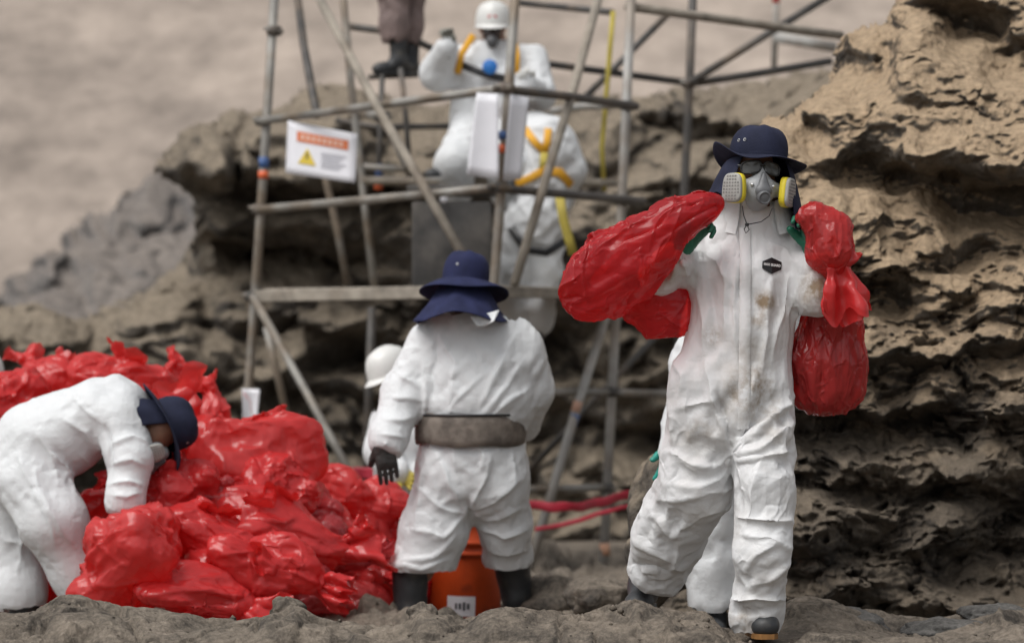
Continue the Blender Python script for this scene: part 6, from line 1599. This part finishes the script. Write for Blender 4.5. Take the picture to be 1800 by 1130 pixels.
# ------------------------------------------------------------------ the heap of red bags, bucket, loose rocks
M_BAG_PALE = plastic_mat('red_polythene_pale', color=(0.62, 0.040, 0.040), trans=(0.95, 0.10, 0.085), clear=0.30, transl=0.3, rough=0.16)
M_BAG_SMOKY = plastic_mat('red_polythene_smoky', color=(0.46, 0.05, 0.055), trans=(0.7, 0.12, 0.12), clear=0.35, transl=0.25, rough=0.16)
def bag_proto(seed, wide=1.0, tail=1.0):
    rs = np.random.RandomState(seed)
    L = [[(A(-0.17, 0, 0.0) + rs.normal(size=3) * 0.02, 0.11, 0.11), (A(-0.02, 0.0, 0.0) + rs.normal(size=3) * 0.03, 0.155 * wide, 0.14), (A(0.11, 0, 0.01) + rs.normal(size=3) * 0.03, 0.13 * wide, 0.12), (A(0.22, 0, 0.02), 0.05, 0.05)]]
    for i in range(3):
        c = A(rs.uniform(-0.15, 0.1), rs.uniform(-0.08, 0.08), rs.uniform(-0.06, 0.09)); r = rs.uniform(0.07, 0.12)
        L.append([(c, r, r), (c + rs.normal(size=3) * 0.06, r * 0.9, r * 0.9)])
    e = A(0.22, 0, 0.02)
    L.append([(e, 0.035, 0.03), (e + A(0.03, 0, 0.015), 0.025, 0.022)])
    ax = A(1, 0, 0.1)
    V, Q = bag_cloth(L, h=0.036, k=0.05, seed=seed, contents=0.75, stretch=lambda m, d: (0.02 + 0.06 * (1 - d[:, 0] ** 2)) * np.clip(0.8 + 1.2 * perlin(m / 0.2, seed), 0.0, 2.2), stages=((80, 1.0, 0.006, 0.35, 0.02), (16, 0.6, 0.02, 0.4, 0.003), (6, 0.2, 0.03, 0.4, 0.0005)), g=0.00005)
    V = crumple(V, Q, (0.060, 0.034, 0.011), (0.25, 0.12, 0.05), seed, ax, 0.6)
    V = crinkle(V, Q, 45, seed, length=(0.16, 0.42), width=(0.005, 0.013), height=(0.008, 0.020), along=lambda q: norm(e - q) + 0.01)
    V = crinkle(V, Q, 60, seed + 1, length=(0.08, 0.25), width=(0.003, 0.008), height=(0.003, 0.009), along=lambda q: norm(e - q) + 0.01)
    FV, FQ = fan_film(e + A(0.02, 0, 0.01), A(1, rs.uniform(-0.5, 0.5), rs.uniform(0.3, 1.1)), A(rs.uniform(-0.3, 0.3), rs.uniform(-1, 1), 0.6), 0.15 * tail + 0.05, 0.06, 0.16 + 0.10 * tail, seed, pleats=rs.randint(3, 7), amp=0.045, bend=rs.uniform(-0.05, 0.05))
    F2V, F2Q = fan_film(A(rs.uniform(-0.1, 0.05), rs.uniform(-0.06, 0.06), 0.07), A(rs.uniform(-1, 0.4), rs.uniform(-0.8, 0.2), 0.9), A(rs.uniform(-1, 1), 0.6, 0.3), 0.15, 0.12, 0.24, seed + 50, pleats=2, amp=0.03, bend=rs.uniform(-0.08, 0.08))
    return V, Q, A(*[(V[:, c].max() + V[:, c].min()) / 2 for c in range(3)]), ((FV, FQ), (F2V, F2Q))
PROTOS = [bag_proto(100 + i, w, t) for i, (w, t) in enumerate(((1.0, 1.0), (1.15, 1.2), (0.9, 0.8), (1.2, 0.6), (1.05, 0.9), (0.95, 0.9), (1.1, 1.0)))]
PMESH = {}
def pile_bag(px, py, d, wpx, hpx, proto, rot, m, label):
    V, Q, c, fan = PROTOS[proto]
    key = (proto, m.name)
    if key not in PMESH:
        o = add('refuse_bag', V - c, Q, m); PMESH[key] = o.data
        for k in (0, 1):
            fo = add('loose_end', fan[k][0] - c, fan[k][1], m, o); PMESH[key + (k,)] = fo.data
    else:
        o = bpy.data.objects.new('refuse_bag', PMESH[key]); COL.objects.link(o)
        for k in (0, 1):
            fo = bpy.data.objects.new('loose_end', PMESH[key + (k,)]); COL.objects.link(fo); fo.parent = o
    R = Euler([math.radians(r) for r in rot], 'XYZ').to_matrix(); W = (V - c) @ np.array(R).T; e = W.max(0) - W.min(0)
    sx, sz = 1.18 * wpx * d / FPX / e[0], 1.18 * hpx * d / FPX / e[2]; s = math.sqrt(sx * sz)
    # one scale for the bag, then squash by its own weight
    o.matrix_world = Matrix.Translation(Vector(P(px, py, d))) @ Matrix.Diagonal(Vector((sx, s, sz, 1))) @ R.to_4x4()
    o['label'] = label; o['category'] = 'plastic bag'; o['group'] = 'red bags in the heap'
    return o
for b in (
    (105, 672, 14.2, 130, 90, 0, (10, -20, 160), M_BAG_PALE, 'red bag at the back of the heap, above the back of the bending worker'),
    (215, 680, 14.0, 165, 100, 1, (-20, 10, 20), M_BAG_PALE, 'red bag at the back of the heap, behind the lowered white hood'),
    (20, 715, 13.6, 130, 130, 3, (30, 20, 70), M_REDBAG, 'red bag at the picture edge behind the bending worker'),
    (372, 750, 13.3, 85, 110, 2, (0, -75, 40), M_BAG_PALE, 'upright pointed red bag tail sticking up behind the navy hat'),
    (300, 800, 13.4, 150, 120, 4, (40, 10, 200), M_REDBAG, 'red bag behind the hat of the bending worker'),
    (440, 815, 12.9, 225, 170, 1, (15, -12, 195), M_BAG_PALE, 'largest pale red bag on top of the heap'),
    (300, 858, 12.5, 150, 90, 0, (-30, 0, 190), M_REDBAG, 'red bag under the hands of the bending worker'),
    (395, 880, 12.55, 110, 62, 5, (60, 5, 30), M_BAG_SMOKY, 'small smoky grey-red bag tucked under the largest bag'),
    (500, 860, 12.8, 120, 110, 6, (80, 0, 250), M_REDBAG, 'red bag under the right-hand side of the largest bag'),
    (230, 980, 12.05, 182, 178, 3, (20, 35, 120), M_BAG_PALE, 'round bulging red bag at the front, held by the bending worker'),
    (480, 935, 12.5, 250, 95, 2, (25, 20, 8), M_REDBAG, 'long creased red bag lying across the middle of the heap'),
    (375, 955, 12.3, 170, 110, 4, (-15, 30, 5), M_REDBAG, 'red bag beside the round front bag, sloping down'),
    (570, 950, 12.9, 150, 115, 5, (30, 28, 10), M_BAG_SMOKY, 'pale smoky red bag sloping down beside the knee of the belt worker'),
    (622, 892, 13.5, 180, 120, 6, (10, -12, 170), M_BAG_PALE, 'red bag beside the black gloved hand'),
    (668, 945, 13.55, 110, 170, 0, (20, 70, 10), M_BAG_PALE, 'tall red bag leaning at the leg of the belt worker'),
    (460, 1000, 12.15, 190, 95, 6, (50, 25, 15), M_REDBAG, 'red bag low in the heap behind the pointed front stone'),
    (345, 1040, 12.0, 190, 80, 1, (120, 10, 10), M_REDBAG, 'flattened red bag at the bottom of the heap behind the front rock'),
    (545, 1030, 12.5, 120, 90, 5, (70, -10, 200), M_BAG_SMOKY, 'smoky red bag at the bottom middle of the heap'),
    (622, 1050, 13.0, 130, 110, 2, (-25, -18, 180), M_BAG_PALE, 'red bag at the foot of the heap beside the black boot'),
    (705, 1015, 13.7, 110, 110, 3, (0, 20, 70), M_REDBAG, 'red bag between the boot and the orange bucket'),
    (120, 1010, 12.9, 150, 120, 4, (20, -10, 100), M_REDBAG, 'dark red bag seen between the legs of the bending worker'),
    (250, 900, 12.9, 190, 130, 3, (60, 0, 40), M_REDBAG, 'deep red bag in the hollow under the bending worker arm'),
    (420, 950, 12.9, 240, 150, 1, (-60, 10, 80), M_REDBAG, 'deep red bag in the core of the heap'),
    (545, 1000, 13.3, 220, 150, 3, (80, 0, 10), M_REDBAG, 'deep red bag at the back of the heap foot'),
    (400, 1030, 12.5, 260, 110, 6, (30, 0, 60), M_REDBAG, 'broad red bag underneath the lowest smoky bag'),
    (548, 905, 13.0, 150, 110, 4, (100, 20, 0), M_BAG_PALE, 'crumpled red bag between the largest bag and the gloved hand'),
    (15, 1000, 13.2, 120, 130, 6, (40, 0, 30), M_REDBAG, 'red bag behind the legs of the bending worker at the picture edge'),
): pile_bag(*b)

# orange bucket
bk = root('bucket', 'scuffed orange plastic bucket with white label between the belt worker legs', 'bucket', P(812, 1092, 13.75))
Mb = np.array(Matrix.Translation(Vector(P(812, 1092, 13.75))) @ Euler((math.radians(3), math.radians(2), 0)).to_matrix().to_4x4() @ Matrix.Scale(1.12, 4))
M_BUCKET = mat('orange_plastic', (0.60, 0.075, 0.012), 0.45, var=0.2, scale=8, color2=(0.22, 0.03, 0.01), cscale=9, cmix=(0.58, 0.75))
prof = [(0.0, 0.0), (0.155, 0.0), (0.163, 0.01), (0.166, 0.28), (0.167, 0.30), (0.178, 0.302), (0.180, 0.31), (0.178, 0.318), (0.170, 0.322), (0.170, 0.345), (0.181, 0.347), (0.183, 0.356), (0.180, 0.364), (0.172, 0.368), (0.172, 0.44), (0.178, 0.45), (0.172, 0.455), (0.162, 0.44), (0.155, 0.02), (0.0, 0.02)]
V, F = lathe(prof, 40, Mb); add('pail', V, F, M_BUCKET, bk)
lab = []
for i in range(9):
    for j in range(2):
        a = math.radians(-112 + i * 5.2); lab.append(xf(Mb, [(0.1672 * math.cos(a), 0.1672 * math.sin(a), 0.045 + j * 0.085)])[0])
add('label', np.array(lab), [(2 * i, 2 * i + 2, 2 * i + 3, 2 * i + 1) for i in range(8)], M_PAPER, bk)
for i, (u, w, z0, z1) in enumerate(((-100, 3, 0.075, 0.10), (-95, 4, 0.075, 0.10), (-89, 4, 0.07, 0.105), (-83, 4, 0.075, 0.10))):
    q = []
    for a, z in ((u, z0), (u + w, z0), (u + w, z1), (u, z1)): q.append(xf(Mb, [(0.1685 * math.cos(math.radians(a)), 0.1685 * math.sin(math.radians(a)), z)])[0])
    add('label_mark', np.array(q), [(0, 1, 2, 3)], mat('print_dark', (0.08, 0.08, 0.09), 0.7), bk, smooth=False)
V, F = tube([xf(Mb, [(0.176 * math.cos(t), -0.10 * math.sin(t) - 0.06, 0.40 - 0.10 * math.sin(t))])[0] for t in np.linspace(0, math.pi, 14)], 0.003, 6); add('handle', V, F, M_PIPE, bk)

# loose boulders standing on the floor
def boulder(px, py, d, size, seed, m, label, cat='boulder', flat=0.7, group='loose boulders'):
    n = 48; V = []; F = []
    th = np.linspace(0, 2 * math.pi, n, endpoint=False); ph = np.linspace(0.001, math.pi - 0.001, n // 2)
    T, H = np.meshgrid(th, ph, indexing='ij'); D = np.stack([np.cos(T) * np.sin(H), np.sin(T) * np.sin(H), np.cos(H)], -1).reshape(-1, 3)
    f1, f2, cid = cells(D * 1.5 + seed * 7.3, seed); r = 1 + 0.22 * fbm(D * 1.2 + seed * 3.1, 3, seed) + 0.22 * facets(D * 1.3, seed) + 0.10 * facets(D * 3.1, seed + 1) + 0.05 * facets(D * 7, seed + 2)
    V = D * r[:, None] * A(*size) + P(px, py, d)
    ids = np.arange(n * (n // 2)).reshape(n, n // 2); F = np.stack([ids, np.roll(ids, -1, 0), np.roll(np.roll(ids, -1, 0), -1, 1), np.roll(ids, -1, 1)], -1)[:, :-1].reshape(-1, 4)[:, ::-1]
    return add('boulder', V, F, m, label=label, cat=cat, loc=P(px, py, d) - A(0, 0, size[2] * flat), group=group)
boulder(1150, 900, 11.9, (0.11, 0.2, 0.24), 3, M_CROP, 'upright tan boulder beside the knee of the walking carrier')
boulder(1165, 985, 11.7, (0.15, 0.25, 0.16), 5, M_CROP, 'brown boulder behind the raised heel of the walking carrier')
boulder(1060, 1050, 12.4, (0.16, 0.3, 0.10), 7, M_GROUND, 'low reddish boulder at the foot of the scaffold post')
boulder(980, 1060, 13.4, (0.22, 0.3, 0.12), 9, M_GROUND, 'low dark boulder beside the rear boot of the belt worker')
boulder(505, 1074, 9.9, (0.055, 0.06, 0.045), 11, M_GROUND, 'rounded stone on the front rock before the red heap')
boulder(742, 1080, 9.85, (0.05, 0.06, 0.038), 13, M_GROUND, 'angular stone on the front rock before the black boot')
M_GREYROCK = rock_mat('grey_rock', (0.055, 0.054, 0.052), (0.135, 0.130, 0.122), (0.16, 0.15, 0.138), scale=3.0, dust_lo=0.5, dust_hi=1.2, dust_amt=0.5, bump=0.02)
boulder(1462, 1100, 10.45, (0.19, 0.18, 0.075), 17, M_GREYROCK, 'broad grey boulder beside the front boot of the walking carrier')
boulder(1660, 1112, 10.3, (0.16, 0.15, 0.05), 19, M_GREYROCK, 'low grey stone slab on the ground before the rock face')
boulder(1745, 1086, 10.5, (0.13, 0.15, 0.05), 15, M_GREYROCK, 'flat grey stone on the ground below the rock face')

# loose gravel and chips lying on the front ledge
def gravel():
    rs = np.random.RandomState(3); VV, FF, n = [], [], 0
    base = np.array([(1, 0, 0), (-1, 0, 0), (0, 1, 0), (0, -1, 0), (0, 0, 1), (0, 0, -1), (.6, .6, .5), (-.6, .6, .4), (.6, -.6, .4), (-.6, -.6, .5)], float)
    faces = [(4, 0, 6), (4, 6, 2), (4, 2, 7), (4, 7, 1), (4, 1, 9), (4, 9, 3), (4, 3, 8), (4, 8, 0), (0, 8, 5), (8, 3, 5), (3, 9, 5), (9, 1, 5), (1, 7, 5), (7, 2, 5), (2, 6, 5), (6, 0, 5)]
    dg = bpy.context.evaluated_depsgraph_get(); g = bpy.data.objects['ground'].evaluated_get(dg)
    for i in range(260):
        y = rs.uniform(9.3, 10.6) if i < 150 else rs.uniform(10.6, 13.5); x = rs.uniform(-0.19, 0.19) * y
        ok, loc, nn, _ = g.ray_cast(Vector((x, y, 3)), Vector((0, 0, -1)))
        if not ok: continue
        r = 0.004 + 0.012 * rs.rand() ** 3 + (0.015 * rs.rand() if y > 10.6 else 0)
        V = base * (r * rs.uniform(0.6, 1.3, 3)) * rs.uniform(0.75, 1.2, (10, 1)); a = rs.rand() * 6.28
        R = np.array([[math.cos(a), -math.sin(a), 0], [math.sin(a), math.cos(a), 0], [0, 0, 1]])
        VV.append(V @ R.T + np.array(loc) + A(0, 0, r * 0.25)); FF += [tuple(j + n for j in f) for f in faces]; n += 10
    add('gravel', np.concatenate(VV), np.array(FF), M_GROUND, smooth=False, kind='stuff', label='loose gravel and stone chips on the rocky floor', cat='gravel')
if 'ground' in bpy.data.objects: gravel()
